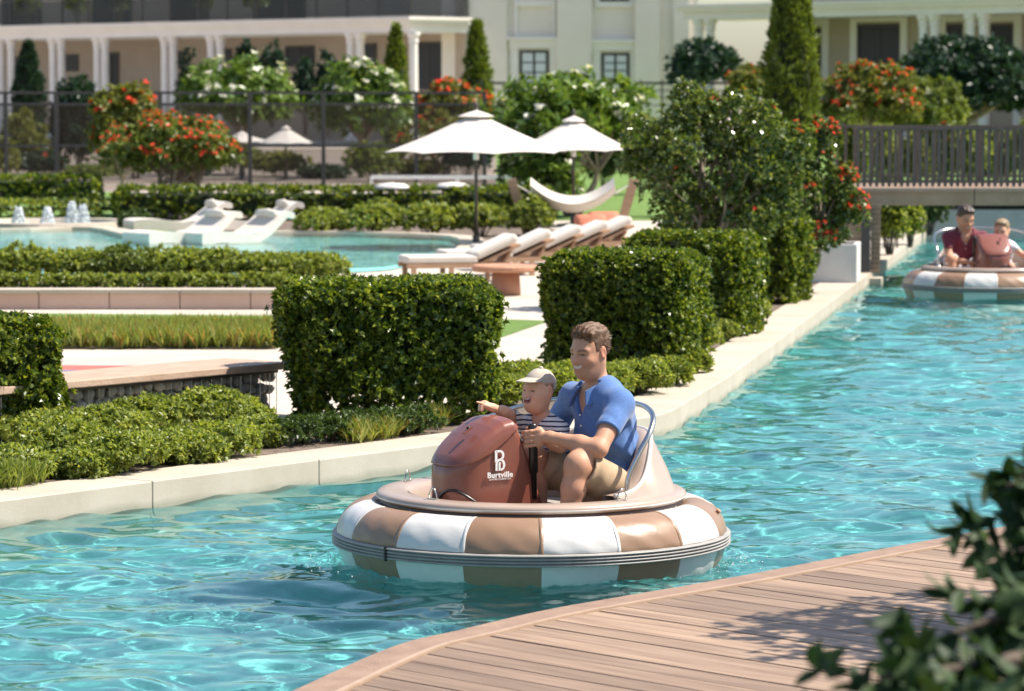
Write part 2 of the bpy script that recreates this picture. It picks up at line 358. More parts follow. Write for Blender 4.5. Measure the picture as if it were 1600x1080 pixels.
def coping_mat():
    m = M['coping']; n = m.node_tree; L = n.links.new; b = n.nodes['Principled BSDF']
    src = b.inputs['Base Color'].links[0].from_socket; g = n.nodes.new('ShaderNodeNewGeometry'); sp = n.nodes.new('ShaderNodeSeparateXYZ'); L(g.outputs['Position'], sp.inputs[0])
    nz = n.nodes.new('ShaderNodeTexNoise'); nz.inputs['Scale'].default_value = 3; nz.inputs['Detail'].default_value = 5; L(g.outputs['Position'], nz.inputs['Vector'])
    ad = n.nodes.new('ShaderNodeMath'); ad.operation = 'MULTIPLY_ADD'; L(nz.outputs[0], ad.inputs[0]); ad.inputs[1].default_value = .09; L(sp.outputs[2], ad.inputs[2])
    mr = n.nodes.new('ShaderNodeMapRange'); mr.inputs[1].default_value = .045; mr.inputs[2].default_value = .085; mr.inputs[3].default_value = .55; mr.inputs[4].default_value = 0; L(ad.outputs[0], mr.inputs[0])
    mx = n.nodes.new('ShaderNodeMix'); mx.data_type = 'RGBA'; L(mr.outputs[0], mx.inputs[0]); L(src, mx.inputs[6]); mx.inputs[7].default_value = (.20, .20, .14, 1)
    L(mx.outputs[2], b.inputs['Base Color'])
coping_mat()   # algae stain along the waterline
# ------------------------------------------------------------------ foliage generators
def unit(v): return v / (np.linalg.norm(v, axis=-1, keepdims=True) + 1e-9)
def sprigs(P, A, nper, L, W, spread=(15, 75), stem=.5, cup=.18, wide=.5, droop=.15, hexa=False):
    """leaf blades radiating round sprig axes A at points P: folded blades, four or eight corners each"""
    S = len(P); N = S * nper
    p = np.repeat(P, nper, 0); a = unit(np.repeat(A, nper, 0))
    ref = np.where(np.abs(a[:, 2:3]) < .9, np.array([[0, 0, 1.]]), np.array([[1., 0, 0]]))
    u = unit(np.cross(a, ref)); v = np.cross(a, u)
    ph = rng.random(N) * 2 * np.pi; th = np.radians(rng.uniform(*spread, N))
    rad = u * np.cos(ph)[:, None] + v * np.sin(ph)[:, None]
    t = a * np.cos(th)[:, None] + rad * np.sin(th)[:, None]
    n = unit(a - t * (a * t).sum(1, keepdims=True) + rng.normal(0, .25, (N, 3)))
    b = unit(np.cross(t, n)); n = np.cross(b, t)
    l = (L * rng.uniform(.65, 1.2, N))[:, None]; w_ = (W * rng.uniform(.75, 1.2, N))[:, None]
    p = p + a * (rng.random(N)[:, None] * L * stem)
    if hexa:
        f = [(.0, .12), (.22, .8), (.5, 1), (.78, .7), (1, .04)]
        rows = []
        for s_, ww in f:
            c = p + t * l * s_ - n * l * droop * s_ * s_
            rows += [c + b * w_ * .5 * ww + n * w_ * cup * ww, c, c - b * w_ * .5 * ww + n * w_ * cup * ww]
        V = np.stack(rows, 1).reshape(-1, 3); o = (np.arange(N) * 15)[:, None]
        qs = []
        for r_ in range(4):
            k = r_ * 3
            qs += [np.array([[k, k + 1, k + 4, k + 3]]) + o, np.array([[k + 1, k + 2, k + 5, k + 4]]) + o]
        return V, np.concatenate(qs)
    m_ = p + t * l * wide
    V = np.stack([p, m_ + b * w_ * .5 + n * w_ * cup, p + t * l - n * l * droop, m_ - b * w_ * .5 + n * w_ * cup], 1).reshape(-1, 3)
    Q = (np.arange(N) * 4)[:, None] + np.arange(4)[None]
    return V, Q
def join(parts):
    V = []; Q = []; n = 0
    for v, q in parts: V.append(v); Q.append(q + n); n += len(v)
    return np.concatenate(V), np.concatenate(Q)
def lump(P, f=5., amp=1.):
    return amp * (np.sin(P[:, 0] * f + 1.3 * np.sin(P[:, 1] * f * .8)) * np.sin(P[:, 1] * f * 1.1 + P[:, 2] * f * .7) + .6 * np.sin(P[:, 2] * f * 1.7 + P[:, 0] * f * 1.3))
def stuff(o): o['kind'] = 'stuff'; return o

def box_points(n, d, r_=.06):
    """points and normals on the sides and top of a box sitting at z = 0"""
    x, y, z = d; ar = np.array([x * y, x * z, x * z, y * z, y * z]); k = rng.choice(5, n, p=ar / ar.sum())
    u, v = rng.random(n) - .5, rng.random(n) - .5
    P = np.zeros((n, 3)); Nn = np.zeros((n, 3))
    for i, (c, nn) in enumerate([((u * x, v * y, np.full(n, z)), (0, 0, 1)), ((u * x, np.full(n, -y / 2), (v + .5) * z), (0, -1, 0)), ((u * x, np.full(n, y / 2), (v + .5) * z), (0, 1, 0)),
                                 ((np.full(n, -x / 2), u * y, (v + .5) * z), (-1, 0, 0)), ((np.full(n, x / 2), u * y, (v + .5) * z), (1, 0, 0))]):
        s = k == i; P[s] = np.stack(c, 1)[s]; Nn[s] = nn
    return P, Nn
def hedge(name, label, c, d, rz, dens=900, L=.042, W=.024, taper=(0, 0), mat='boxwood', group=None, nper=8, under=0, rough=.025, cat='hedge'):
    """clipped hedge: twiggy core darkened as inner shade, sprigs of leaves over its faces, thin bare stems under it"""
    root = empty(name, c, rz, label, cat, group)
    x, y, z = d; area = x * y + 2 * x * z + 2 * y * z
    P, Nn = box_points(int(area * dens), d)
    k = np.where(rng.random(len(P)) < .035, rng.uniform(.6, 1.5, len(P)), rng.uniform(-1, .5, len(P)))[:, None] * .05
    P = P + Nn * (k + lump(P + rnd.random() * 9, 7, rough)[:, None])
    ed = lambda q, h_: np.clip((np.abs(q) - (h_ - .10)) / .10, 0, 1)
    e = ed(P[:, 0], x / 2) + ed(P[:, 1], y / 2) + np.clip((P[:, 2] - z + .1) / .1, 0, 1)
    P = P - (P - np.array([[0, 0, z * .5]])) * (np.clip(e - 1, 0, 2) * .085 / max(d))[:, None]
    gap = lump(P + rnd.random() * 5, 15, 1.) + rng.normal(0, .5, len(P)); kp = gap > -1.05; P = P[kp]; Nn = Nn[kp]
    f = P[:, 2] / z
    P[:, 0] = P[:, 0] + np.where(P[:, 0] < 0, taper[0], -taper[1]) * (1 - f) ** 1.6 * np.abs(P[:, 0]) / (x / 2)
    if under: 
        keep = rng.random(len(P)) < np.clip(f / under + .25, 0, 1); P = P[keep]; Nn = Nn[keep]; f = f[keep]
    A = unit(Nn + rng.normal(0, .5, P.shape) + np.array([[0, 0, .55]]))
    V, Q = sprigs(P, A, nper, L, W)
    stuff(link('foliage', mesh_np('foliage', V, Q), M[mat], root))
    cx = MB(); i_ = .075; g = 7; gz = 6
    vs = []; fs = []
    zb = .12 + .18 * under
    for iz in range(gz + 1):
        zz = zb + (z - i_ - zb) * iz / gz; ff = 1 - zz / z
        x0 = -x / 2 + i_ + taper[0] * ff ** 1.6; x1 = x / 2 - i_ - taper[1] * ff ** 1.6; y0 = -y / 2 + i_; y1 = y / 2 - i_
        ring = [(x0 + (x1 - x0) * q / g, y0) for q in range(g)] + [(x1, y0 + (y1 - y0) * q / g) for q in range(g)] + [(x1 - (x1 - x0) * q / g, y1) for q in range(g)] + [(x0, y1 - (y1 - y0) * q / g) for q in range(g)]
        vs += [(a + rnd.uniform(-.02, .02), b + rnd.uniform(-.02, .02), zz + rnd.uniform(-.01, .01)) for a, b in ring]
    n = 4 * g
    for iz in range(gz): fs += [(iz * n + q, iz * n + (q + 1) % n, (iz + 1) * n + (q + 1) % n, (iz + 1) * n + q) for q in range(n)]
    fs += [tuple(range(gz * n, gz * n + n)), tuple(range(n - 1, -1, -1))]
    link('twig_shade_core', (lambda me: (me.from_pydata(vs, [], fs), me)[1])(bpy.data.meshes.new('twig_shade_core')), M['boxwood_core'], root)
    st = MB()
    for q in range(9):
        a, b = rnd.uniform(-.38, .38) * x, rnd.uniform(-.3, .3) * y
        st.tube([(a * .8, b, -.03), (a, b, .16), (a + rnd.uniform(-.06, .06), b + rnd.uniform(-.06, .06), .4)], [.012, .009, .006], 5)
    stuff(st.build('stem', M['bark_dark'], root))
    return root
def blob_points(n, rad, zmin=-.55):
    d = unit(rng.normal(0, 1, (int(n * 2.2) + 20, 3))); d = d[d[:, 2] > zmin][:n]
    return d * np.array(rad), d
def mound(name, label, c, rad, nsp, L, W, mat, group=None, nper=9, cat='shrub', lumps=9, flower=None, spread=(15, 75), hz=.5):
    """loose shrub: several leafy lobes over short stems"""
    root = empty(name, c, rnd.random() * 6, label, cat, group)
    parts = []; st = MB(); rx, ry, rz_ = rad
    cs = []
    for i in range(lumps):
        a = i * 2.4 + rnd.random(); q = math.sqrt((i + .5) / lumps) * .68
        cz = rz_ * (hz + (1 - q) * .55 * rnd.uniform(.6, 1.1))
        cs.append((math.cos(a) * q * rx, math.sin(a) * q * ry, cz))
    for k, cc in enumerate(cs):
        s = rnd.uniform(.36, .5)
        P, Nn = blob_points(nsp // lumps, (rx * s, ry * s, max(rz_ * s, .06)), -.7)
        P = P * rng.uniform(.72, 1.06, (len(P), 1)) + np.array(cc)
        P[:, 2] = np.maximum(P[:, 2], .015)
        parts.append(sprigs(P, unit(Nn + np.array([[0, 0, .5]]) + rng.normal(0, .35, P.shape)), nper, L, W, spread))
        st.tube([(cc[0] * .2, cc[1] * .2, -.03), (cc[0] * .6, cc[1] * .6, cc[2] * .6), cc], [.012, .009, .005], 5)
    V, Q = join(parts)
    stuff(link('foliage', mesh_np('foliage', V, Q), M[mat], root)); stuff(st.build('stem', M['bark_dark'], root))
    if flower:
        fm, nf, fs = flower; P = V[rng.choice(len(V), nf)]; P = P[P[:, 2] > rz_ * .4]
        V2, Q2 = sprigs(P, unit(P - np.array([[0, 0, rz_ * .3]]) + np.array([[0, 0, .4]])), 5, fs, fs * .7, (45, 95), .05)
        stuff(link('blossom', mesh_np('blossom', V2, Q2), M[fm], root))
    return root
def tree(name, label, base, crown_c, crown_r, ncl, nsp, L, W, mat, trunk=.05, stems=1, flower=None, bark='bark', group=None, nper=9, fork=.45, clr=.34, spread=(20, 80), hexa=False, cat='tree', inner=.5, zmin=-.35, keepf=None, shift=None):
    """trunk, limbs and a crown of leafy clusters; crown_c relative to the base"""
    root = empty(name, base, 0, label, cat, group)
    cc = Vector(crown_c); cr = np.array(crown_r)
    cen = []
    k = 0
    while len(cen) < ncl and k < 4000:
        k += 1
        d = unit(rng.normal(0, 1, 3))
        if d[2] < zmin: continue
        q = np.array(cc) + d * cr * rng.uniform(inner, 1 - clr * .5)
        if all(np.linalg.norm((q - o) / cr) > .30 for o in cen): cen.append(q)
        elif k > 2000: cen.append(q)
    tb = MB(); lb = MB()
    fk = Vector((cc.x * fork, cc.y * fork, max(cc.z - cr[2] * .75, cc.z * .35)))
    bases = []
    for s in range(stems):
        a = s * 2.4; o = Vector((math.cos(a), math.sin(a), 0)) * (trunk * .9 if stems > 1 else 0)
        e = fk + Vector((math.cos(a), math.sin(a), 0)) * (cr[0] * .3 if stems > 1 else 0)
        tb.tube(smooth_path([o + Vector((0, 0, -.05)), o * 1.6 + e * .33 + Vector((rnd.uniform(-.05, .05), 0, .02)), o * 1.3 + e * .7, e], 4), [trunk * (1.15 - .5 * i / 12) for i in range(13)], 8)
        bases.append(e)
    for i, q in enumerate(cen):
        e = bases[i % stems]; q = Vector(q); m_ = (e + q) / 2 + Vector((rnd.uniform(-.1, .1) * cr[0], rnd.uniform(-.1, .1) * cr[1], rnd.uniform(0, .12) * cr[2]))
        lb.tube(smooth_path([e - Vector((0, 0, trunk)), m_, q], 3), [trunk * .55 * (1 - .8 * j / 6) for j in range(7)], 6)
    tb.build('trunk', M[bark], root, True); lb.build('limb', M[bark], root, True)
    parts = []; tips = []
    for q in cen:
        s = rnd.uniform(.8, 1.2) * clr
        P, Nn = blob_points(nsp, cr * s, -.8)
        P = P * rng.uniform(.35, 1.05, (len(P), 1)) + q
        parts.append(sprigs(P, unit(Nn + rng.normal(0, .4, P.shape) + np.array([[0, 0, .35]])), nper, L, W, spread, hexa=hexa))
        tips.append(P[(Nn[:, 2] > -.1)])
    V, Q = join(parts)
    if keepf is not None:
        nv = 15 if hexa else 4; keep = keepf(V[::nv]); V = V.reshape(-1, nv, 3)[keep].reshape(-1, 3)
        per = (np.arange(keep.sum()) * nv)[:, None]
        Q = Q[:len(Q)]; base_q = (np.concatenate([np.array([[r_ * 3, r_ * 3 + 1, r_ * 3 + 4, r_ * 3 + 3], [r_ * 3 + 1, r_ * 3 + 2, r_ * 3 + 5, r_ * 3 + 4]]) for r_ in range(4)]) if hexa else np.array([[0, 1, 2, 3]]))
        Q = (base_q[None] + per[:, :, None]).reshape(-1, 4)
    stuff(link('crown', mesh_np('crown', V, Q), M[mat], root))
    if flower:
        fm, nf, fs = flower[:3]; T = np.concatenate(tips)
        if len(flower) > 3: T = T[flower[3](T)]
        out = ((T - np.array(cc)) / cr); T = T[(out ** 2).sum(1) > .42]
        P = T[rng.choice(len(T), min(nf, len(T)), replace=False)]; A = unit((P - np.array(cc)) / cr + np.array([[0, 0, .6]]))
        V2, Q2 = sprigs(P + A * L * .7, A, 7, fs, fs * .75, (35, 95), .15)
        stuff(link('blossom', mesh_np('blossom', V2, Q2), M[fm], root))
    return root
def cypress(label, base, h_, r_, nsp, L=.12, W=.035, mat='cypress', group=None):
    root = empty('cypress', base, 0, label, 'tree', group)
    z = rng.random(nsp) ** .8; a = rng.random(nsp) * 6.283
    prof = np.clip(np.minimum(1, (1 - z) * 2.1) ** .75 * (.75 + .25 * np.minimum(1, z * 6)), .04, 1)
    rr = r_ * prof * (1 + .13 * np.sin(a * 5 + z * 21) + .10 * np.sin(a * 3 - z * 37)) * rng.uniform(.8, 1.04, nsp)
    P = np.stack([np.cos(a) * rr, np.sin(a) * rr, .1 + z * (h_ - .1)], 1)
    A = unit(np.stack([np.cos(a), np.sin(a), np.full(nsp, 1.7)], 1) + rng.normal(0, .2, (nsp, 3)))
    V, Q = sprigs(P, A, 6, L, W, (5, 40))
    stuff(link('crown', mesh_np('crown', V, Q), M[mat], root))
    c = MB().lathe([(.0, .1), (r_ * .72, .25), (r_ * .74, h_ * .5), (r_ * .45, h_ * .78), (.0, h_ * .97)], 12); c.build('inner_branches', M['boxwood_core'], root)
    MB().tube([(0, 0, -.05), (0, 0, h_ * .3)], r_ * .16, 8).build('trunk', M['bark_dark'], root)
    return root

# ------------------------------------------------------------------ setting: canal, terrace, deck
GZ = .125
EDGE = [Vector((-8.4, 9.42, 0)), Vector((-5, 13.91, 0)), Vector((-2.54, 17.17, 0)), Vector((.72, 21.48, 0)), Vector((.93, 21.80, 0)), Vector((1.05, 22.22, 0)), Vector((1.14, 22.7, 0)), Vector((1.52, 24.6, 0)), Vector((3.91, 38.4, 0)), Vector((7.6, 60, 0))]
def offset(poly, d):
    out = []
    for i, p in enumerate(poly):
        a = poly[max(i - 1, 0)]; b = poly[min(i + 1, len(poly) - 1)]; t = (b - a).normalized()
        out.append(p + Vector((-t.y, t.x, 0)) * d)
    return out
big = MB().prism([(-1500, -200), (1500, -200), (1500, 2500), (-1500, 2500)], -1.35, -1.3)
tag(big.build('ground', M['soil']), kind='structure')
inner = offset(EDGE, .03)
ter = [(p.x, p.y) for p in inner] + [(7.6, 62), (60, 62), (60, 420), (-160, 420), (-160, 9.4)]
tb = bmesh.new()
tv = [tb.verts.new((x, y, GZ)) for x, y in ter]; tf = tb.faces.new(tv)
bmesh.ops.triangulate(tb, faces=[tf])
tm = bpy.data.meshes.new('terrace'); tb.to_mesh(tm); tb.free()
tag(link('terrace', tm, M['paving']), kind='structure')
fl = MB().prism([(-14, -4), (24, -4), (24, 62), (-14, 62)], -.9, -.85).build('canal_floor', M['pool_floor'])
tag(fl, kind='structure'); fl.cycles.is_caustics_receiver = True
wl = MB()
p_in, p_out = offset(EDGE, .10), offset(EDGE, .015)
for i in range(len(EDGE) - 1):
    wl.prism([p_out[i][:2], p_out[i + 1][:2], p_in[i + 1][:2], p_in[i][:2]], -.85, -.02)
wo = wl.build('canal_wall', M['pool_wall']); tag(wo, kind='structure'); wo.cycles.is_caustics_receiver = True
# coping stones along the canal
cop = empty('canal_coping', (0, 0, 0)); tag(cop, kind='structure')
def resample(poly, step):
    out = [poly[0].copy()]; acc = 0
    for a, b in zip(poly, poly[1:]):
        L_ = (b - a).length; d = step - acc
        while d < L_: out.append(a.lerp(b, d / L_)); d += step
        acc = L_ - (d - step)
    return out + [poly[-1].copy()]
fine = resample(EDGE, .15); fin_in = offset(fine, .40); per = 9
for s in range(0, len(fine) - 1, per):
    e = min(s + per, len(fine) - 1)
    o_, i_ = fine[s:e + 1], fin_in[s:e + 1]
    if len(o_) < 2: continue
    o_ = [p.copy() for p in o_]; i_ = [p.copy() for p in i_]
    for q in (o_, i_):
        q[0] = q[0].lerp(q[1], .018); q[-1] = q[-1].lerp(q[-2], .018)
    MB().prism([p[:2] for p in o_] + [p[:2] for p in reversed(i_)], -.06, GZ + .009 + rnd.uniform(-.001, .001)).build('coping_stone', M['coping'], cop, bevel=.006)
def sheet(name, pts, mat, z, kind='structure', label=None, cat=None):
    bm = bmesh.new(); f = bm.faces.new([bm.verts.new((p[0], p[1], z)) for p in pts]); 
    if f.normal.z < 0: pass
    bmesh.ops.triangulate(bm, faces=[f]); bmesh.ops.recalc_face_normals(bm, faces=bm.faces)
    if sum(q.normal.z for q in bm.faces) < 0: bmesh.ops.reverse_faces(bm, faces=bm.faces)
    me = bpy.data.meshes.new(name); bm.to_mesh(me); bm.free()
    o = link(name, me, mat)
    if kind: o['kind'] = kind
    return o
bed_o, bed_i = offset(EDGE[:9], .41), offset(EDGE[:9], 1.15)
sheet('planting_bed', [p[:2] for p in bed_o] + [p[:2] for p in reversed(bed_i)], M['soil'], GZ + .004)
px = lambda L_, z=GZ: [at(a, b, z) for a, b in L_]
sheet('lawn', px([(-200, 505), (430, 508), (775, 531), (858, 502), (700, 496), (-200, 488)]), M['lawn'], GZ + .004)
sheet('grey_paving', px([(-200, 592), (420, 592), (420, 562), (-200, 562)]), M['grey_pave'], GZ + .004)
sheet('red_play_surface', px([(-200, 584), (110, 584), (215, 573), (-200, 571)]), M['red_rubber'], GZ + .008)
sheet('blue_play_surface', px([(-200, 592), (60, 592), (135, 581), (-200, 578)]), M['blue_rubber'], GZ + .012)
sheet('garden_bed', px([(-200, 546), (432, 546), (432, 505), (-200, 505)]), M['soil'], GZ + .006)
sheet('back_lawn', px([(-300, 372), (300, 372), (180, 300), (-300, 300)]), M['lawn'], GZ + .004)
sheet('back_bed', px([(180, 355), (440, 368), (860, 378), (860, 330), (180, 330)]), M['soil'], GZ + .008)

# canal water: real ripples, finer near, growing with distance
xs = np.concatenate([np.arange(-4.6, 5.2, .036), np.arange(5.2, 17, .11)])
ys = [8.5]
while ys[-1] < 61: ys.append(ys[-1] + (.036 if ys[-1] < 24 else .036 + (ys[-1] - 24) * .006))
ys = np.array(ys); X, Y = np.meshgrid(xs, ys); Z = np.zeros_like(X)
BX, BY = .09, 16.0; B2X, B2Y = 5.13, 37.2
for k in range(58):
    lam = .12 * 9.5 ** rng.random(); th = rng.normal(1.45, .75); am = .0043 * lam
    ph = rng.random() * 6.28; wob = .5 * np.sin(X * .9 + k) + .5 * np.sin(Y * .7 - k * 1.7)
    Z += am * np.sin(2 * np.pi / lam * (X * math.cos(th) + Y * math.sin(th)) + ph + wob * .9) * (.75 + .5 * np.sin(X * .6 + Y * .45 + k * 2.1))
for bx, by, am in ((BX, BY, 1), (B2X, B2Y, .8)):
    d = np.hypot(X - bx, Y - by); a = np.arctan2(Y - by, X - bx)
    env = np.exp(-np.clip(d - .86, 0, 9) / .20)
    ch = sum(np.sin(a * n1 + d * n2 + n1) for n1, n2 in ((23, 47), (37, -61), (58, 83), (71, 38), (15, 90), (44, -30))) / 6
    Z += am * env * (.036 * ch + .006 * np.sin(d * 42)) * np.clip((d - .6) / .2, 0, 1) * (.55 + .45 * np.abs(np.cos(a * .5 + 1.2)))
def wall_x(y):
    ex = np.array([p.x for p in EDGE]); ey = np.array([p.y for p in EDGE]); return np.interp(y, ey, ex)
ins = X > wall_x(Y) - .12
ny, nx = X.shape; idx = np.arange(ny * nx).reshape(ny, nx)
q = np.stack([idx[:-1, :-1], idx[:-1, 1:], idx[1:, 1:], idx[1:, :-1]], -1)
ok = ins[:-1, :-1] | ins[:-1, 1:] | ins[1:, 1:] | ins[1:, :-1]
q = q[ok]; used = np.zeros(ny * nx, bool); used[q.ravel()] = True; remap = np.cumsum(used) - 1
V = np.stack([X, Y, Z], -1).reshape(-1, 3)[used]
wat = link('canal_water', mesh_np('canal_water', V, remap[q], True), M['water']); tag(wat, kind='structure')
wat.cycles.is_caustics_caster = True

# timber deck in front
DZ = .15
CURVE = smooth_path([(-1.25, -4, 0), (-1.25, 4, 0), (-1.22, 8, 0), (-1.1, 9.8, 0), (-.95, 10.8, 0), (-.716, 11.61, 0), (-.428, 12.49, 0), (-.202, 12.86, 0), (.099, 13.33, 0), (.38, 13.67, 0), (.927, 14.3, 0), (1.545, 15.08, 0), (1.994, 15.63, 0), (2.38, 16.1, 0), (3.0, 16.85, 0), (3.9, 17.9, 0), (5.2, 19.4, 0), (7.2, 21.7, 0)], 5)
deck = empty('timber_deck', (0, 0, 0)); tag(deck, kind='structure')
c1, c2 = offset(CURVE, -.15), offset(CURVE, -.172)
def ribbon(A, B, z0, z1, name, mat, parent, bevel=0):
    mb = MB()
    n = len(A); vs = []
    for a, b in zip(A, B): vs += [(a.x, a.y, z0), (a.x, a.y, z1), (b.x, b.y, z1), (b.x, b.y, z0)]
    fs = []
    for i in range(n - 1):
        k = i * 4; fs += [(k + j, k + (j + 1) % 4, k + 4 + (j + 1) % 4, k + 4 + j) for j in range(4)]
    fs += [(3, 2, 1, 0), (4 * n - 4, 4 * n - 3, 4 * n - 2, 4 * n - 1)]
    return mb.add(vs, fs).build(name, mat, parent, bevel=bevel)
ribbon(CURVE, c1, -.10, DZ, 'edge_board', M['border'], deck)
ribbon(c1, c2, .02, DZ + .007, 'edge_trim', M['strip'], deck)
tdir = Vector((.69, -.724, 0)).normalized(); ndir = Vector((-tdir.y, tdir.x, 0)); ndir = ndir if ndir.y > 0 else -ndir
cs_ = [(p.dot(ndir), p.dot(tdir)) for p in offset(CURVE, -.176)]
csn = np.array([c[0] for c in cs_]); cst = np.array([c[1] for c in cs_])
o_ = np.argsort(csn); csn, cst = csn[o_], cst[o_]
s = 6.2; pw = .148
while s < 17.6:
    a, b = s + .0045, s + pw - .0045
    ta, tb_ = np.interp(a, csn, cst), np.interp(b, csn, cst); te = max(ta, tb_) + 6.5
    loc = ndir * (a + b) / 2 + tdir * (ta + 2)
    me = MB(); cc = lambda t_, n_: ((t_ - ta - 2), (n_ - (a + b) / 2))
    me.prism([cc(ta, a), cc(te, a), cc(te, b), cc(tb_, b)], -.028, rnd.uniform(-.0012, .0012))
    o = me.build('plank', M['deckwood'], deck, bevel=.003); o.location = (loc.x, loc.y, DZ)
    xa = tdir; o.rotation_euler = (0, 0, math.atan2(xa.y, xa.x))
    s += pw
sheet('deck_gap_shade', [p[:2] for p in offset(CURVE, -.12)] + [(14, 21.7), (14, -4)], M['frame_dark'], DZ - .04)  # dark sheet under the planks; shade of the gaps is in its colour
# ------------------------------------------------------------------ buildings far behind
def hitline(pxx, P0, u):
    """distance along horizontal line P0 + s*u where pixel column pxx meets it"""
    k = (pxx - 800) / F_PX / math.cos(PITCH)      # x / y close to the axis
    return (k * P0[1] - P0[0]) / (u[0] - k * u[1])
def zpix(py, Y): return atY(800, py, Y).z
UL = Vector((-.7071, .7071, 0)); NL = Vector((.7071, .7071, 0))       # along the left front, and into the building
def frame(P0, u): 
    n = Vector((-u.y, u.x, 0)); n = n if n.y > 0 else -n
    return lambda s, d, z: P0 + u * s + n * d + Vector((0, 0, z))
def slab(mb, fr, s0, s1, d0, d1, z0, z1):
    vs = [fr(s, d, z) for z in (z0, z1) for s, d in ((s0, d0), (s1, d0), (s1, d1), (s0, d1))]
    return mb.add(vs, [(3, 2, 1, 0), (4, 5, 6, 7), (0, 1, 5, 4), (1, 2, 6, 5), (2, 3, 7, 6), (3, 0, 4, 7)])
def part(root, name, fr, mat, *boxes):
    mb = MB()
    for b in boxes: slab(mb, fr, *b)
    o = mb.build(name, M[mat], root); return o
def column(root, fr, s, d, z0, z1, r_=.2):
    c = fr(s, d, 0)
    o = MB().lathe([(0, z0), (r_ * 1.45, z0), (r_ * 1.45, z0 + .18), (r_ * 1.15, z0 + .22), (r_, z0 + .4), (r_ * .9, z1 - .45), (r_ * 1.1, z1 - .4), (r_ * 1.1, z1 - .33), (r_ * .95, z1 - .3), (r_ * 1.3, z1 - .14), (r_ * 1.45, z1 - .12), (r_ * 1.45, z1), (0, z1)], 14, (c.x, c.y, 0))
    return o.build('column', M['column'], root, False)
def window(root, fr, s0, s1, d, z0, z1, nv=1, nh=0, glass='glass_dark', name='window'):
    """framed window standing 6 cm proud of a wall face at depth d"""
    f = .09
    o = part(root, name, fr, 'frame_dark', (s0, s1, d - .06, d + .04, z0, z0 + f), (s0, s1, d - .06, d + .04, z1 - f, z1), (s0, s0 + f, d - .06, d + .04, z0 + f, z1 - f), (s1 - f, s1, d - .06, d + .04, z0 + f, z1 - f))
    W_ = (s1 - s0 - 2 * f)
    for i in range(nv + 1):
        a = s0 + f + W_ * i / (nv + 1); b = s0 + f + W_ * (i + 1) / (nv + 1)
        part(o, 'pane', fr, glass, (a + .03, b - .03, d - .03, d - .01, z0 + f + .01, z1 - f - .01))
        if i: part(o, 'mullion', fr, 'frame_dark', (a - .045, a + .045, d - .05, d + .02, z0 + f, z1 - f))
        for j in range(nh):
            zz = z0 + f + (z1 - z0 - 2 * f) * (j + 1) / (nh + 1)
            part(o, 'glazing_bar', fr, 'frame_dark', (a + .04, b - .04, d - .045, d - .025, zz - .025, zz + .025))
    return o
sheet('court_surface', px([(-500, 299), (775, 299), (775, 232), (-500, 232)]), pmat('court_surface', (.17, .13, .10), (.22, .175, .14), 1, .85, world=True), GZ + .004)
sheet('far_lawn', px([(775, 345), (1700, 345), (1700, 222), (775, 222)]), M['lawn'], GZ + .006)
# --- left wing with colonnaded porch
YC = 140.0; PC = Vector((atY(640, 50, YC).x, YC, 0)); fL = frame(PC, UL)
bl = empty('apartment_wing', PC, 0, 'long cream wing with paired columns and a planted glass balcony', 'building'); bl.location = (0, 0, 0)
zc0, zc1 = zpix(50, YC), zpix(26, YC); PD = 3.1; LEN = 42
part(bl, 'floor', fL, 'paving', (0, LEN, 0, PD + 1, -.2, .3))
part(bl, 'wall', fL, 'porch', (0, LEN, PD, PD + .5, .3, zc0), (0, LEN, PD, PD + .4, zc1, 9))
part(bl, 'ceiling', fL, 'column', (.1, LEN, .1, PD, zc0 + .02, zc0 + .2))
part(bl, 'cornice', fL, 'column', (-.15, LEN, -.15, .35, zc0, zc1 - .28), (-.32, LEN, -.32, .5, zc1 - .28, zc1 - .12), (-.45, LEN, -.45, .5, zc1 - .12, zc1), (-.15, .35, .351, PD, zc0 + .003, zc1 - .283), (-.32, .5, .501, PD, zc1 - .277, zc1 - .123), (-.45, .5, .502, PD, zc1 - .117, zc1 - .003))
for p_ in (645, 562, 548, 345, 331, 272, 259, 166, 154, 98, 85, 20, 4):
    column(bl, fL, hitline(p_, PC, UL) + .05, .12, .3, zc0, .19)
PB = fL(0, PD, 0)
def sb(p_): return hitline(p_, PB, UL)
for a, b, y0, y1, k in ((693, 650, 66, 140, 1), (590, 567, 68, 108, 0), (494, 449, 72, 104, 1), (293, 277, 80, 108, 0), (190, 176, 82, 150, 0), (127, 105, 85, 112, 0), (62, 28, 88, 150, 1), (365, 350, 76, 100, 0)):
    Yw = PB.y + sb((a + b) / 2) * UL.y
    window(bl, fL, sb(a), sb(b), PD - .01, max(zpix(y1, Yw), .35), zpix(y0, Yw), k)
for i in range(22):
    s0 = -.3 + i * 1.9
    o = part(bl, 'balcony_panel', fL, 'balcony_glass', (s0 + .05, s0 + 1.85, -.22, -.19, zc1 + .06, zc1 + 1.05))
    part(bl, 'balcony_post', fL, 'frame_dark', (s0 - .03, s0 + .03, -.24, -.17, zc1, zc1 + 1.1))
part(bl, 'handrail', fL, 'frame_dark', (-.3, LEN, -.26, -.15, zc1 + 1.1, zc1 + 1.16))
part(bl, 'balcony_side_panel', fL, 'balcony_glass', (-.23, -.2, -.1, PD, zc1 + .06, zc1 + 1.05))
for a, b in ((480, 400), (330, 270), (210, 150), (70, 10)):
    window(bl, fL, sb(a), sb(b), PD - .01, zc1 + .1, zc1 + 2.6, 1)
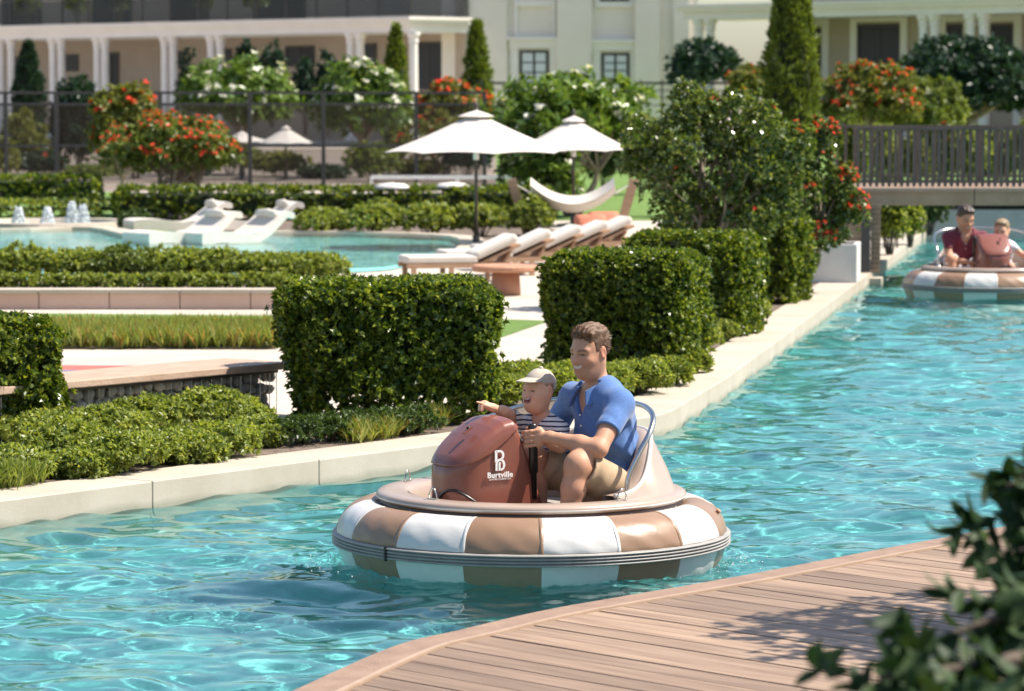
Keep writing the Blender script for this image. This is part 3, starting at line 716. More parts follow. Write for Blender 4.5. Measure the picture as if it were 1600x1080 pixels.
# --- middle block
YM = PB.y + .4; PM = Vector((0, YM, 0)); fM = frame(PM, Vector((1, 0, 0)))
def sx(p_, Y=YM): return atY(p_, 100, Y).x
bm_ = empty('apartment_block', (0, 0, 0), 0, 'plain pale block with tall pilasters and gridded windows', 'building')
part(bm_, 'wall', fM, 'facade', (sx(690), sx(1090), 0, 6, -.2, 12))
for a, b, d in ((806, 730, .14), (800, 868, .10), (1026, 880, 0)): pass
for a, b, d in ((728, 792, .22), (870, 924, .3), (992, 1030, .3), (1052, 1076, .22)):
    part(bm_, 'pilaster', fM, 'facade', (sx(a), sx(b), -d, -.001, -.1, 11.9))
for a, b, y0, y1 in ((812, 857, 79, 132), (940, 983, 83, 126)):
    z0, z1 = zpix(y1, YM), zpix(y0, YM)
    sw = part(bm_, 'surround', fM, 'column', (sx(a) - .38, sx(a) - .06, -.1, -.002, z0 - .1, z1 + .1), (sx(b) + .06, sx(b) + .38, -.1, -.002, z0 - .1, z1 + .1), (sx(a) - .45, sx(b) + .45, -.16, -.002, z1 + .101, z1 + .42), (sx(a) - .55, sx(b) + .55, -.26, -.002, z1 + .421, z1 + .55))
    window(bm_, fM, sx(a), sx(b), -.01, z0, z1, 1, 2, 'curtain')
for a, b, y0, y1 in ((809, 862, 10, 57), (936, 986, -60, 3)):
    z0, z1 = zpix(y1, YM), zpix(y0, YM)
    part(bm_, 'panel_moulding', fM, 'column', (sx(a) - .15, sx(b) + .15, -.14, -.002, z0 - .22, z0), (sx(a) - .15, sx(b) + .15, -.14, -.002, z1, z1 + .25), (sx(a) - .15, sx(a), -.09, -.002, z0 + .001, z1 - .001), (sx(b), sx(b) + .15, -.09, -.002, z0 + .001, z1 - .001))
window(bm_, fM, sx(938), sx(982), -.01, zpix(2, YM), zpix(-60, YM), 1, 2, 'curtain')
# --- right wing
YR = 136.0; UR = Vector((.7071, -.7071, 0)); PR = Vector((atY(1075, 50, YR).x, YR, 0)); fR = frame(PR, UR)
br_ = empty('apartment_wing', (0, 0, 0), 0, 'right hand cream wing with paired columns behind dark trees', 'building')
zr0, zr1 = zpix(31, YR), zpix(8, YR); LR = 26
part(br_, 'floor', fR, 'paving', (0, LR, 0, 4, -.2, .3))
part(br_, 'wall', fR, 'porch', (3.2, LR, 3.1, 3.6, .3, 9), (3.2, 3.7, 1.2, 3.099, .3, zr0))
part(br_, 'ceiling', fR, 'column', (.1, LR, .1, 3.1, zr0 + .02, zr0 + .2))
part(br_, 'cornice', fR, 'column', (-.15, LR, -.15, .35, zr0, zr1 - .28), (-.32, LR, -.32, .5, zr1 - .28, zr1 - .12), (-.45, LR, -.45, .5, zr1 - .12, zr1), (-.15, .35, .351, 3, zr0 + .003, zr1 - .283), (-.32, .5, .501, 3, zr1 - .277, zr1 - .123))
for p_ in (1087, 1104, 1435, 1452, 1508, 1528, 1640): column(br_, fR, hitline(p_, PR, UR) + .03, .12, .3, zr0, .19)
PRB = fR(0, 3.1, 0)
for a, b, y0, y1, k in ((1338, 1404, 38, 170, 1), (1476, 1502, 38, 75, 0), (1268, 1282, 45, 110, 0), (1545, 1580, 38, 75, 0)):
    s0, s1 = hitline(a, PRB, UR), hitline(b, PRB, UR); Yw = PRB.y + (s0 + s1) / 2 * UR.y
    part(br_, 'door_surround', fR, 'column', (s0 - .35, s0 - .03, 3.0, 3.098, .31, zpix(y0, Yw) + .1), (s1 + .03, s1 + .35, 3.0, 3.098, .31, zpix(y0, Yw) + .1), (s0 - .35, s1 + .35, 3.0, 3.098, zpix(y0, Yw) + .101, zpix(y0, Yw) + .4))
    window(br_, fR, s0, s1, 3.09, max(.35, zpix(y1, Yw)), zpix(y0, Yw), k, 1 if k else 0)
# terrace railing in front of the middle block
ra = empty('terrace_railing', (0, 0, 0), 0, 'thin dark railing along the terrace of the pale block', 'railing')
for i in range(14):
    s0 = sx(770, 118) + i * .72; MB().box((s0, 118, 1.4), (.05, .05, 2.6)).build('post', M['frame_dark'], ra)
zt = zpix(130, 118)
MB().box((sx(930, 118), 118, zt), (10, .07, .08)).build('top_rail', M['frame_dark'], ra)
for k in range(3): MB().box((sx(930, 118), 118, zt - .25 - k * .25), (10, .03, .03)).build('cross_rail', M['frame_dark'], ra)

# ------------------------------------------------------------------ court fence and net
FY = 78.0
fe = empty('court_fence', (0, FY, GZ), 0, 'tall dark steel court fence hung with brown netting', 'fence')
fz1, fz2, fz3 = zpix(143, FY), zpix(161, FY), zpix(226, FY)
fp = [-60, 8, 87, 250, 390, 505, 650, 757]
for p_ in fp: MB().box((sx(p_, FY), 0, (fz1 - GZ) / 2), (.09, .09, fz1 - GZ)).build('post', M['dark_steel'], fe)
for z in (fz1, fz2, fz3):
    for a, b in zip(fp, fp[1:]): MB().box(((sx(a, FY) + sx(b, FY)) / 2, 0, z - GZ - .03), (sx(b, FY) - sx(a, FY) - .1, .05, .06)).build('rail', M['dark_steel'], fe)
for a, b in zip(fp, fp[1:]): MB().box(((sx(a, FY) + sx(b, FY)) / 2, .05, (fz2 - GZ) / 2), (sx(b, FY) - sx(a, FY) - .1, .008, fz2 - GZ - .1)).build('netting', M['netting'], fe)
NY = 70.0
vn = empty('court_net', (0, NY, GZ), 0, 'low sports net with a bright white top tape behind the hedge', 'net')
zn = zpix(277, NY) - GZ
MB().box(((sx(580, NY) + sx(816, NY)) / 2, 0, zn), (sx(816, NY) - sx(580, NY), .02, .075)).build('top_tape', M['net_white'], vn)
MB().box(((sx(580, NY) + sx(816, NY)) / 2, 0, zn - .22), (sx(816, NY) - sx(580, NY), .006, .36)).build('netting', M['netting'], vn)
for p_, r_ in ((580, .03), (714, .045), (816, .03)): MB().tube([(sx(p_, NY), .03, 0), (sx(p_, NY), .03, zn + .02)], r_, 8).build('post', M['net_white'], vn)

# ------------------------------------------------------------------ trees and shrubs of the background
def bush_at(x0, x1, y0, y1, Y, label, name='shrub', mat='jatropha', L=.13, W=.06, nsp=420, flower=None, group=None, lumps=10, cat='shrub', spread=(15, 75), hz=.5):
    """shrub whose outline spans the given columns and rows at depth Y"""
    a, b = atY(x0, y1, Y), atY(x1, y0, Y); zb = max(a.z, GZ); 
    return mound(name, label, ((a.x + b.x) / 2, Y, zb if zb > GZ + .02 else GZ), ((b.x - a.x) / 2, (b.x - a.x) / 2 * .8, (b.z - zb)), nsp, L, W, mat, group, 9, cat, lumps, flower, spread, hz)
def tree_at(x0, x1, y0, y1, Y, bx, label, name='tree', mat='jatropha', L=.13, W=.055, ncl=16, nsp=60, flower=None, trunk=.05, stems=1, **kw):
    a, b = atY(x0, y1, Y), atY(x1, y0, Y); base = Vector((atY(bx, 300, Y).x, Y, GZ))
    c = Vector(((a.x + b.x) / 2, Y, (a.z + b.z) / 2)) - base
    return tree(name, label, base, c, ((b.x - a.x) / 2, (b.x - a.x) / 2 * .85, (b.z - a.z) / 2), ncl, nsp, L, W, mat, trunk, stems, flower, **kw)
tree_at(146, 392, 180, 305, 58.5, 275, 'spreading multi stemmed tree covered in red blossom beside the pale loungers', 'flowering_tree', L=.11, W=.045, ncl=30, nsp=46, clr=.28, inner=.35, flower=('red_petal', 420, .05), trunk=.045, stems=4)
tree_at(146, 240, 128, 300, 66, 190, 'tall narrow olive green tree with a few red flowers behind the red tree', 'flowering_tree', 'olive', ncl=20, nsp=60, flower=('red_petal', 60, .09), trunk=.05)
tree_at(284, 462, 100, 218, 88, 378, 'round frangipani with white flowers behind the court fence, near the far parasols', 'frangipani_tree', 'plumeria', .24, .08, 24, 32, ('white_petal', 60, .13), .08, spread=(35, 95))
tree_at(490, 646, 104, 235, 86, 565, 'round frangipani with white flowers between the pair of thin cypresses and the parasol', 'frangipani_tree', 'plumeria', .24, .08, 22, 32, ('white_petal', 55, .13), .08, spread=(35, 95))
tree_at(764, 1026, 118, 285, 58, 895, 'wide frangipani with forked grey trunk behind the smaller parasol', 'frangipani_tree', 'plumeria', .22, .075, 26, 20, ('white_petal', 40, .11), .06, stems=3, spread=(35, 95), zmin=-.1)
bush_at(820, 905, 248, 345, 57, 'low frangipani with white flowers beside the hammock', 'frangipani_shrub', 'plumeria', .2, .07, 150, ('white_petal', 26, .1), spread=(35, 95))
tree_at(645, 772, 124, 250, 90, 700, 'red flowering tree behind the large parasol', 'flowering_tree', 'olive', .14, .06, 22, 60, ('red_petal', 150, .11), .06)
bush_at(600, 775, 205, 292, 88, 'low shrub with red flowers under the red tree behind the parasol', mat='olive', nsp=500, flower=('red_petal', 90, .1))
cypress('thin bright cypress just left of the porch corner column', Vector((atY(619, 200, 100).x, 100, GZ)), zpix(42, 100) - GZ, .34, 900, .16, .05)
cypress('thin bright cypress in front of the blank end of the pale block', Vector((atY(745, 200, 95).x, 95, GZ)), zpix(38, 95) - GZ, .37, 1000, .16, .05)
cypress('massive tall cypress standing over the red flowering tree by the bridge', Vector((atY(1236, 200, 58).x, 58, GZ)), zpix(-26, 58) + .5, .41, 3200, .11, .03)
cypress('cypress by the left porch with shade put into its dark leaves', Vector((atY(45, 200, 128).x, 128, GZ)), zpix(70, 128) - GZ, .5, 900, .2, .06, 'dark_tree')  # darker leaves than the other cypresses; porch shade is in the colour
tree_at(86, 160, 128, 285, 100, 125, 'dark round tree behind the netting of the court fence', 'dark_tree', 'dark_tree', .2, .09, 18, 60, trunk=.09)
tree_at(2, 78, 160, 300, 96, 40, 'sparse yellowish tree seen through the court fence', 'tree', 'olive', .16, .06, 16, 30, trunk=.06)
bush_at(1034, 1170, 84, 150, 118, 'dark round shrub in front of the right wing porch', 'dark_shrub', 'dark_tree', .22, .1, 600)
tree_at(1388, 1640, 66, 205, 108, 1500, 'broad dark tree in front of the right wing', 'dark_tree', 'dark_tree', .26, .10, 44, 90, trunk=.16, spread=(20, 60))
tree_at(1278, 1440, 104, 228, 70, 1350, 'red flowering tree behind the bridge railing', 'flowering_tree', 'olive', .13, .055, 30, 50, ('red_petal', 200, .06), .07, clr=.28, inner=.35)
tree_at(1385, 1512, 118, 240, 74, 1450, 'pale green leafy tree behind the bridge railing', 'tree', 'jatropha', .16, .06, 24, 50, trunk=.06, clr=.28, inner=.35)
tree_at(1130, 1215, 108, 160, 76, 1170, 'small red flowering tree beside the massive cypress', 'flowering_tree', 'olive', .13, .055, 14, 50, ('red_petal', 34, .09), .05)
for i, (a, b, y0, y1) in enumerate(((366, 402, 88, 118), (398, 450, 96, 128), (455, 500, 118, 140), (280, 312, 118, 150), (492, 535, 112, 140))):
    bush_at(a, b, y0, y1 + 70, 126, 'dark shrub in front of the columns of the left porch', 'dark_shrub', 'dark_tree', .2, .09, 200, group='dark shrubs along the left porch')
for i, (a, b) in enumerate(((18, 60), (92, 140), (172, 190), (300, 322), (370, 415))):
    o = bush_at(a, b, -25, 30, 138 + (640 - a) * .03, 'dark plant in a trough behind the balcony glass', 'balcony_plant', 'jatropha', .2, .07, 220, group='plants along the left balcony', cat='plant')
    s_ = hitline((a + b) / 2, PC, UL); o.location = fL(s_, .35, zc1 + .02)
for i in range(11):
    x_ = -10 + i * 74; bush_at(x_ - 48, x_ + 48, 232 + (i * 7) % 5 * 9, 292, 82 + (i * 3) % 4 * 2.5, 'mixed shrub growing behind the netting of the court fence', mat=('olive', 'dark_tree', 'jatropha')[i % 3], L=.15, W=.06, nsp=300, group='shrubs behind the court fence', flower=('red_petal', 16, .08) if i % 4 == 1 else None)
for i, (x0, x1, y0) in enumerate(((770, 850, 248), (835, 915, 240), (905, 985, 236), (965, 1040, 228))):
    bush_at(x0, x1, y0, 300, 68 + i, 'leafy green shrub behind the hammock and smaller parasol', mat=('shrub_dark', 'jatropha')[i % 2], L=.13, W=.05, nsp=330, group='shrubs behind the hammock')
# clipped hedges behind the lagoon
def hedge_px(x0, x1, ytop, ybase, dep, label, **kw):
    a, b = at(x0, ybase), at(x1, ybase); z = zpix(ytop, a.y)
    return hedge('clipped_hedge', label, ((a.x + b.x) / 2, a.y + dep / 2, GZ), ((b - a).length, dep, z - GZ), 0, **kw)
hedge_px(182, 860, 297, 345, 1.1, 'long low clipped hedge behind the pale loungers and shrubs', dens=170, L=.085, W=.05, nper=7, rough=.03)
hedge_px(-80, 146, 279, 318, 1.2, 'short clipped hedge below the court fence behind the fountain', dens=150, L=.09, W=.05, nper=7)
hedge_px(-60, 175, 318, 340, .9, 'very low clipped hedge in full sun behind the fountain jets', dens=150, L=.08, W=.045, nper=7, mat='shrub')
for i, (x0, x1, y0, y1) in enumerate(((452, 560, 338, 372), (535, 640, 330, 373), (620, 720, 332, 374), (700, 800, 330, 374), (790, 870, 326, 374))):
    p = at((x0 + x1) / 2, y1 - 4); bush_at(x0, x1, y0, y1 - 4, p.y, 'rounded light green shrub along the far edge of the lagoon', mat='shrub', L=.07, W=.035, nsp=520, group='shrubs beyond the lagoon')
p = at(212, 360); bush_at(186, 240, 338, 360, p.y, 'small clipped round shrub at the foot of the red flowering tree', mat='shrub_dark', L=.06, W=.03, nsp=300)
for i, p_ in enumerate((612, 706)):
    p = at(p_, 345); o = MB().lathe([(.0, .0), (.05, .0), (.05, .5), (.30, .52), (.30, .55), (.2, .60), (0, .62)], 16).build('garden_lamp', M['white_render'], None, True); o.location = (p.x, p.y + .2 + .3 * i, GZ)
    tag(o, 'white mushroom shaped garden light among the shrubs before the long hedge', 'light', 'white garden lights')

# ------------------------------------------------------------------ lagoon, fountain
lag = px([(-300, 366), (0, 367), (140, 364), (225, 378), (420, 371), (560, 372), (702, 378), (716, 394), (690, 410), (600, 424), (300, 440), (-300, 440)])
sheet('lagoon_floor', lag, M['lagoon_floor'], GZ + .012)
sheet('lagoon_water', lag, M['lagoon_water'], GZ + .05)
rim = [Vector((p.x, p.y, 0)) for p in px([(-300, 366), (0, 367), (140, 364), (225, 378), (420, 371), (560, 372), (702, 378), (716, 394), (690, 410)])]
rim = smooth_path(rim, 4)
lc = empty('lagoon_coping', (0, 0, 0)); tag(lc, kind='structure')
ro = offset(rim, .32)
for i in range(0, len(rim) - 1, 3):
    e = min(i + 4, len(rim)); ribbon(rim[i:e], ro[i:e], GZ - .02, GZ + .085, 'coping_stone', M['coping'], lc)
p = at(80, 358); fo = empty('fountain', (p.x, p.y, GZ), 0, 'round pale fountain basin with white bubbling jets', 'fountain')
MB().lathe([(.98, 0), (1.02, .13), (1.30, .13), (1.34, 0)], 40).build('basin_rim', M['coping'], fo, False)
MB().lathe([(0, .06), (1.0, .06)], 32).build('basin_water', M['lagoon_water'], fo)
for q, (x_, t_) in enumerate(((35, 328), (76, 330), (111, 322), (127, 326))):
    jx = atY(x_, 340, p.y).x - p.x; h_ = zpix(t_, p.y) - GZ; mb = MB()
    for k in range(260):
        f = rnd.random(); r_ = .05 + .13 * (1 - f) * rnd.random(); a = rnd.random() * 6.28
        c = Vector((jx + math.cos(a) * r_ * .8, (-.4 + .25 * q if q < 3 else .2) + math.sin(a) * r_ * .8, .05 + f * h_)); s_ = rnd.uniform(.005, .016)
        mb.tube([c - Vector((0, 0, s_ * 2)), c, c + Vector((0, 0, s_ * 2))], [s_ * .3, s_, s_ * .3], 6)
    stuff(mb.build('water_jet', M['spray'], fo, True))
# pale loungers standing in the shallow water
def ledge_lounger(p, rz, label, group):
    r_ = empty('water_lounger', p, rz, label, 'lounger', group)
    prof = [(-.95, .02), (-.95, .24), (-.80, .285), (-.45, .27), (-.1, .21), (.12, .21), (.35, .36), (.62, .62), (.70, .655), (.78, .62), (.80, .52)]
    low = [(.74, .50), (.66, .54), (.34, .18), (.12, .03), (-.15, .0), (-.5, .05), (-.7, .05), (-.78, .02)]
    prof = [(x, z * .72) for x, z in prof]; low = [(x, z * .72) for x, z in low]
    pp = [(a.x, a.y) for a in smooth_path([(x, z, 0) for x, z in prof], 3)] + low; n = len(pp); wd = .40
    mb = MB(); mb.add([(x, -wd, z) for x, z in pp] + [(x, wd, z) for x, z in pp], [(i, (i + 1) % n, n + (i + 1) % n, n + i) for i in range(n)])
    bm = bmesh.new(); me = bpy.data.meshes.new('shell'); me.from_pydata(mb.v, [], mb.f); bm.from_mesh(me)
    bm.verts.ensure_lookup_table()
    fs = [bm.faces.new([bm.verts[i] for i in range(n)]), bm.faces.new([bm.verts[n + i] for i in reversed(range(n))])]
    bmesh.ops.triangulate(bm, faces=fs); bmesh.ops.recalc_face_normals(bm, faces=bm.faces); bm.to_mesh(me); bm.free()
    link('shell', me, M['cushion'], r_)
    hp = MB().tube([(.52, -.26, .43), (.54, 0, .445), (.52, .26, .43)], [.055, .065, .055], 10).build('head_pillow', M['cushion'], r_, True); r_.scale = (.86, .86, .92)
    return r_
for (a, b, nb) in ((290, 384, 'the fountain'), (372, 384, 'the large parasol')):
    p = at(a, b, GZ); ledge_lounger((p.x, p.y + .25, GZ + .02), R(38), 'pale sculpted lounger standing in open shallow water, the one nearer ' + nb, 'front loungers in the lagoon')
for (a, b, nb) in ((284, 363, 'the fountain'), (396, 363, 'the large parasol')):
    p = at(a, b, GZ); ledge_lounger((p.x, p.y + .1, GZ + .02), R(20), 'pale sculpted lounger at the back edge of the lagoon, the one nearer ' + nb, 'rear loungers in the lagoon')

# ------------------------------------------------------------------ sun loungers, table, parasols, hammock
def sun_lounger(p, rz, label, group):
    r_ = empty('sun_lounger', p, rz, label, 'lounger', group)
    for sy in (-.27, .27):
        MB().beam((-.75, sy, .22), (.75, sy, .22), .05, .06).build('side_rail', M['tan_wood'], r_)
        for sx_ in (-.66, .45): MB().box((sx_, sy, .10), (.06, .06, .2)).build('leg', M['tan_wood'], r_)
    MB().box((-.28, 0, .30), (.94, .58, .1)).build('seat_cushion', M['cushion'], r_, bevel=.03)
    d = Vector((math.cos(R(24)), 0, math.sin(R(24)))); c = Vector((.22, 0, .28)) + d * .29
    rot = Matrix.Rotation(-R(24), 3, 'Y')
    MB().box(c + Vector((-.045, 0, .06)), (.62, .58, .11), M=rot).build('back_cushion', M['cushion'], r_, bevel=.045)
    MB().box(c + Vector((.015, 0, -.035)), (.58, .52, .03), M=rot).build('back_board', M['tan_wood'], r_)
    MB().beam((.52, 0, .20), (.66, 0, .40), .4, .03).build('back_strut', M['tan_wood'], r_); r_.scale = (.84, .84, .84)
    return r_
for i, (a, b) in enumerate(((722, 440), (778, 430), (828, 421), (872, 412), (912, 403))):
    p = at(a - 5, b, GZ); sun_lounger((p.x, p.y, GZ), R(14), 'cream cushioned wooden lounger under the parasols, %s of the row counted from the pedestal table' % ('first', 'second', 'third', 'fourth', 'fifth')[i], 'loungers in the row beneath the parasols')
p = at(790, 462); tb_ = empty('side_table', (p.x, p.y + .2, GZ), 0, 'terracotta pedestal table behind the row of loungers', 'table')
MB().lathe([(0, 0), (.15, 0), (.155, .02), (.14, .24), (0, .24)], 28).build('pedestal', M['terracotta'], tb_, True)
MB().lathe([(0, .241), (.33, .241), (.345, .26), (.345, .29), (.33, .305), (0, .306)], 32).build('table_top', M['terracotta'], tb_)
def parasol(p, rad, zedge, ztop, label, yaw=.2):
    r_ = empty('parasol', p, yaw, label, 'parasol', 'cream parasols by the lagoon')
    N = 8; e, t = zedge - p[2], ztop - p[2]
    for k in range(N):
        a0, a1 = 2 * math.pi * k / N, 2 * math.pi * (k + 1) / N; vs = []; fs = []
        for i in range(9):
            f = i / 8
            for j in range(7):
                g = j / 6; x0 = Vector((math.cos(a0), math.sin(a0), 0)).lerp(Vector((math.cos(a1), math.sin(a1), 0)), g)
                rr = rad * (.10 + .90 * f); sag = .016 * rad * math.sin(math.pi * f) - .02 * rad * math.sin(math.pi * g) * f
                vs.append((x0.x * rr, x0.y * rr, t - .06 - (t - .06 - e) * (.06 + .94 * f) - sag + .018 * rad * math.sin(math.pi * g) * f * 0))
        for i in range(8): fs += [(i * 7 + j, i * 7 + j + 1, i * 7 + 8 + j, i * 7 + 7 + j) for j in range(6)]
        n = len(vs)
        vs += [(x, y, z - .006) for x, y, z in vs]; fs += [tuple(n + q for q in reversed(f)) for f in fs]
        MB().add(vs, fs).build('canopy_panel', M['canopy'], r_, True)
        MB().tube([(0, 0, t - .16), (math.cos(a0) * rad * .98, math.sin(a0) * rad * .98, e - .012)], .011, 5).build('rib', M['pole'], r_)
    MB().lathe([(.0, t), (.02, t - .004), (rad * .12, t - .045), (rad * .20, t - .085), (rad * .195, t - .09), (0, t - .02)], 8).build('vent_cap', M['canopy'], r_)
    MB().tube([(0, 0, -.01), (0, 0, t + .02)], .024, 10).build('pole', M['pole'], r_, True)
    MB().lathe([(0, t + .01), (.02, t + .01), (.035, t + .05), (.02, t + .085), (.012, t + .1), (0, t + .11)], 10).build('finial', M['pole'], r_, True)
    MB().tube([(0, 0, e - .10), (0, 0, e + .02)], .04, 10).build('runner', M['net_white'], r_, True)
    MB().lathe([(0, 0), (.26, 0), (.26, .03), (.05, .05), (.05, .18), (0, .18)], 20).build('base', M['dark_steel'], r_)
    return r_
p = at(744, 388); parasol((p.x, p.y, GZ), 145 / F_PX * p.y, zpix(238, p.y), zpix(172, p.y), 'larger cream parasol over the first loungers of the row')
Yp = 54.0; parasol((atY(896, 300, Yp).x, Yp, GZ), 97 / F_PX * Yp, zpix(235, Yp), zpix(181, Yp), 'smaller cream parasol in front of the wide frangipani', .5)
for x_, Yf, rr, y0, y1, lab in ((378, 84, 1.1, 222, 205, 'far pale parasol seen through the court fence, flatter of the two'), (447, 83, .9, 224, 196, 'far pale parasol seen through the court fence, steeper of the two')):
    o = parasol((atY(x_, 300, Yf).x, Yf, GZ), rr * .75, zpix(y0, Yf), zpix(y1, Yf), lab); o['group'] = 'far parasols'
# hammock on a leaning timber frame
HY = 50.0; h0, h1 = atY(812, 345, HY), atY(978, 345, HY)
hm = empty('hammock', ((h0.x + h1.x) / 2, HY, GZ), 0, 'cream hammock slung between leaning timber posts beyond the loungers', 'hammock'); hx = (h1.x - h0.x) / 2
zt = zpix(280, HY) - GZ
for s_ in (-1, 1):
    MB().beam((s_ * (hx - .12), 0, 0), (s_ * (hx + .12), 0, zt), .13, .15, (0, 1, 0)).build('post', M['tan_wood'], hm)
    for k in range(7): MB().tube([(s_ * (hx + .10), 0, zt - .05), (s_ * (hx - .16), -.3 + .1 * k, zt - .20)], .005, 4).build('cord', M['canopy'], hm)
MB().beam((-hx + .1, 0, .05), (hx - .1, 0, .05), .09, .09).build('base_beam', M['tan_wood'], hm)
vs = []; fs = []
for i in range(17):
    f = i / 16 * 2 - 1
    for j in range(9):
        g = j / 8 * 2 - 1; vs.append((f * (hx - .16), g * (.30 + .10 * (1 - f * f)), zt - .20 - .27 * (1 - f * f) + .12 * g * g + .10 * max(g, 0)))
for i in range(16): fs += [(i * 9 + j, i * 9 + j + 1, i * 9 + 10 + j, i * 9 + 9 + j) for j in range(8)]
n = len(vs); vs += [(a, b, c - .012) for a, b, c in vs]; fs += [tuple(n + q for q in reversed(f)) for f in fs]
MB().add(vs, fs).build('sling', M['cushion'], hm, True)
for i, (x_, y_) in enumerate(((924, 366), (944, 360))):
    p = at(x_, y_ + 22, GZ); b_ = bmesh.new(); bmesh.ops.create_cube(b_, size=1)
    bmesh.ops.subdivide_edges(b_, edges=b_.edges, cuts=5, use_grid_fill=True)
    for v in b_.verts:
        d = max(abs(v.co.x), abs(v.co.z)); k = 1 - .75 * (max(abs(v.co.x), 0) ** 4 + abs(v.co.z) ** 4) * 4
        v.co = Vector((v.co.x * .42, v.co.y * .16 * max(k, .15), v.co.z * .36))
    me = bpy.data.meshes.new('cushion'); b_.to_mesh(me); b_.free()
    o = link('cushion', me, M['rust_cushion']); o.location = (p.x, p.y, GZ + .26); o.rotation_euler = (R(-25), 0, .3)
    bs = MB().box((p.x, p.y + .05, GZ + .05), (.6, .5, .1)).build('timber_pouf', M['tan_wood'])
    me.polygons.foreach_set('use_smooth', [True] * len(me.polygons))
    tag(o, 'rust coloured cushion at the far end of the lounger row', 'cushion', 'rust cushions'); tag(bs, 'low timber pouf under a rust cushion', 'pouf', 'poufs under the rust cushions')

# ------------------------------------------------------------------ middle distance on the left: low wall, strips of planting, gabion bench
a, b = at(-160, 483), at(436, 483); lw = empty('low_wall', (a.x, a.y, GZ), 0, 'low pinkish stone wall holding the row of round shrubs', 'wall')
ln = b.x - a.x + .4; k = 6
for i in range(k):
    MB().box((ln * (i + .5) / k, .12, .075), (ln / k - .008, .24, .15)).build('wall_block', M['pink'], lw, bevel=.004)
    MB().box((ln * (i + .5) / k, .13, .172), (ln / k - .006, .32, .04)).build('cap_stone', M['coping'], lw, bevel=.004)
MB().box((ln / 2, 1.0, .07), (ln, 1.5, .14)).build('soil_fill', M['soil'], lw)
for i in range(8):
    x_ = -40 + i * 76 + rnd.uniform(-8, 8); p = at(x_, 446, GZ + .15)
    mound('shrub', 'rounded shrub with dark shaded gaps in the bed above the pinkish wall', (p.x, p.y + .45, GZ + .14), (.38, .38, .27 if i < 6 else .22), 620, .05, .024, 'shrub' if i != 3 else 'jatropha', 'shrubs above the pinkish wall', 9)
for i in range(15):
    x_ = -30 + i * 33; p = at(x_, 451, GZ + .15)
    mound('low_shrub', 'low creeping shrub at the lip of the pinkish wall', (p.x, p.y + .12, GZ + .14), (.17, .15, .09), 130, .04, .02, 'shrub', 'creeping shrubs on the pinkish wall', 9, lumps=6)
# strip of strappy plants
gp = []; a, b = at(-40, 545), at(432, 545); n = 2600
P = np.stack([rng.uniform(a.x, b.x, n), a.y + rng.random(n) * 1.7, np.full(n, GZ)], 1)
V, Q = sprigs(P, unit(np.array([[0, 0, 1.]]) + rng.normal(0, .15, P.shape)), 9, .17, .016, (3, 30), .1, droop=.1)
o = link('border_grass', mesh_np('border_grass', V, Q), M['strap']); tag(o, 'dense strip of strappy green and orange border plants', 'ground cover', kind='stuff')
# gabion bench
g0, g1 = at(-120, 705), at(436, 647); gd = (g1 - g0); GL = gd.length; ga = math.atan2(gd.y, gd.x)
gb = empty('gabion_bench', g0, ga, 'long stone filled cage bench with a thin tan slab on top', 'bench'); gh = .265
MB().box((GL / 2 - .02, .22, gh + .045), (GL + .10, .56, .045)).build('slab', M['slab'], gb, bevel=.006)
MB().box((GL / 2, .02, gh + .008), (GL, .03, .018)).build('cage_rail', M['dark_steel'], gb)
MB().box((GL / 2, .22, gh / 2), (GL - .15, .22, gh - .02)).build('stone_fill', M['stone'], gb)
svar = []
for v_ in range(7):
    b_ = bmesh.new(); bmesh.ops.create_icosphere(b_, subdivisions=2, radius=1)
    for v in b_.verts: v.co *= 1 + .16 * math.sin(v.co.x * 3.1 + v_) * math.cos(v.co.y * 2.7 - v_ * 2) + .12 * math.sin(v.co.z * 4 + v_ * 3)
    me = bpy.data.meshes.new('stone'); b_.to_mesh(me); b_.free(); me.materials.append(M['stone'])
    me.polygons.foreach_set('use_smooth', [True] * len(me.polygons)); svar.append(me)
cnt = 0; z = .035
while z < gh - .02:
    x = rnd.uniform(0, .05)
    while x < GL:
        s_ = rnd.uniform(.030, .046); o = link('stone', rnd.choice(svar), None, gb); cnt += 1
        o.location = (x, .075 + rnd.uniform(-.012, .02), z + rnd.uniform(-.012, .012)); o.scale = (s_ * rnd.uniform(.85, 1.2), s_, s_ * rnd.uniform(.75, 1.05)); o.rotation_euler = (rnd.random() * 6, rnd.random() * 6, rnd.random() * 6)
        x += s_ * 2.0 + .004
    z += .066
for i in range(int(GL / .088) + 1): MB().tube([(i * .088, .018, 0), (i * .088, .018, gh)], .0028, 5).build('cage_rod', M['steel'], gb)
for x_ in (GL,):
    for k in range(5): MB().tube([(x_ + .01, .03 + k * .09, 0), (x_ + .01, .03 + k * .09, gh)], .0028, 5).build('cage_rod', M['steel'], gb)

# ------------------------------------------------------------------ hedges and shrubs along the canal
c = at(600, 668); hedge('clipped_hedge', 'big clipped hedge block beside the gabion bench, right behind the boat front', (c.x, c.y + .48, GZ), (1.26, .85, .86), R(10), 2300, .043, .026, (.16, .05), under=.5, nper=8, rough=.03)
c = at(-50, 690); hedge('clipped_hedge', 'clipped hedge block at the other end of the gabion bench, cut by the picture edge', (c.x, c.y + .3, GZ), (.78, .85, .70), R(30), 2300, .043, .026, nper=8, under=.3)
c = at(981, 588); hedge('clipped_hedge', 'squared hedge block right behind the smiling man', (c.x, c.y + .5, GZ), (1.0, .95, .87), R(-16), 1900, .04, .024, (.02, .0), nper=8)
c = at(1092, 527); hedge('clipped_hedge', 'squared hedge block in the middle of the three along the straight canal edge', (c.x, c.y + .5, GZ), (.96, .95, .85), R(-18), 1500, .043, .026, nper=8)
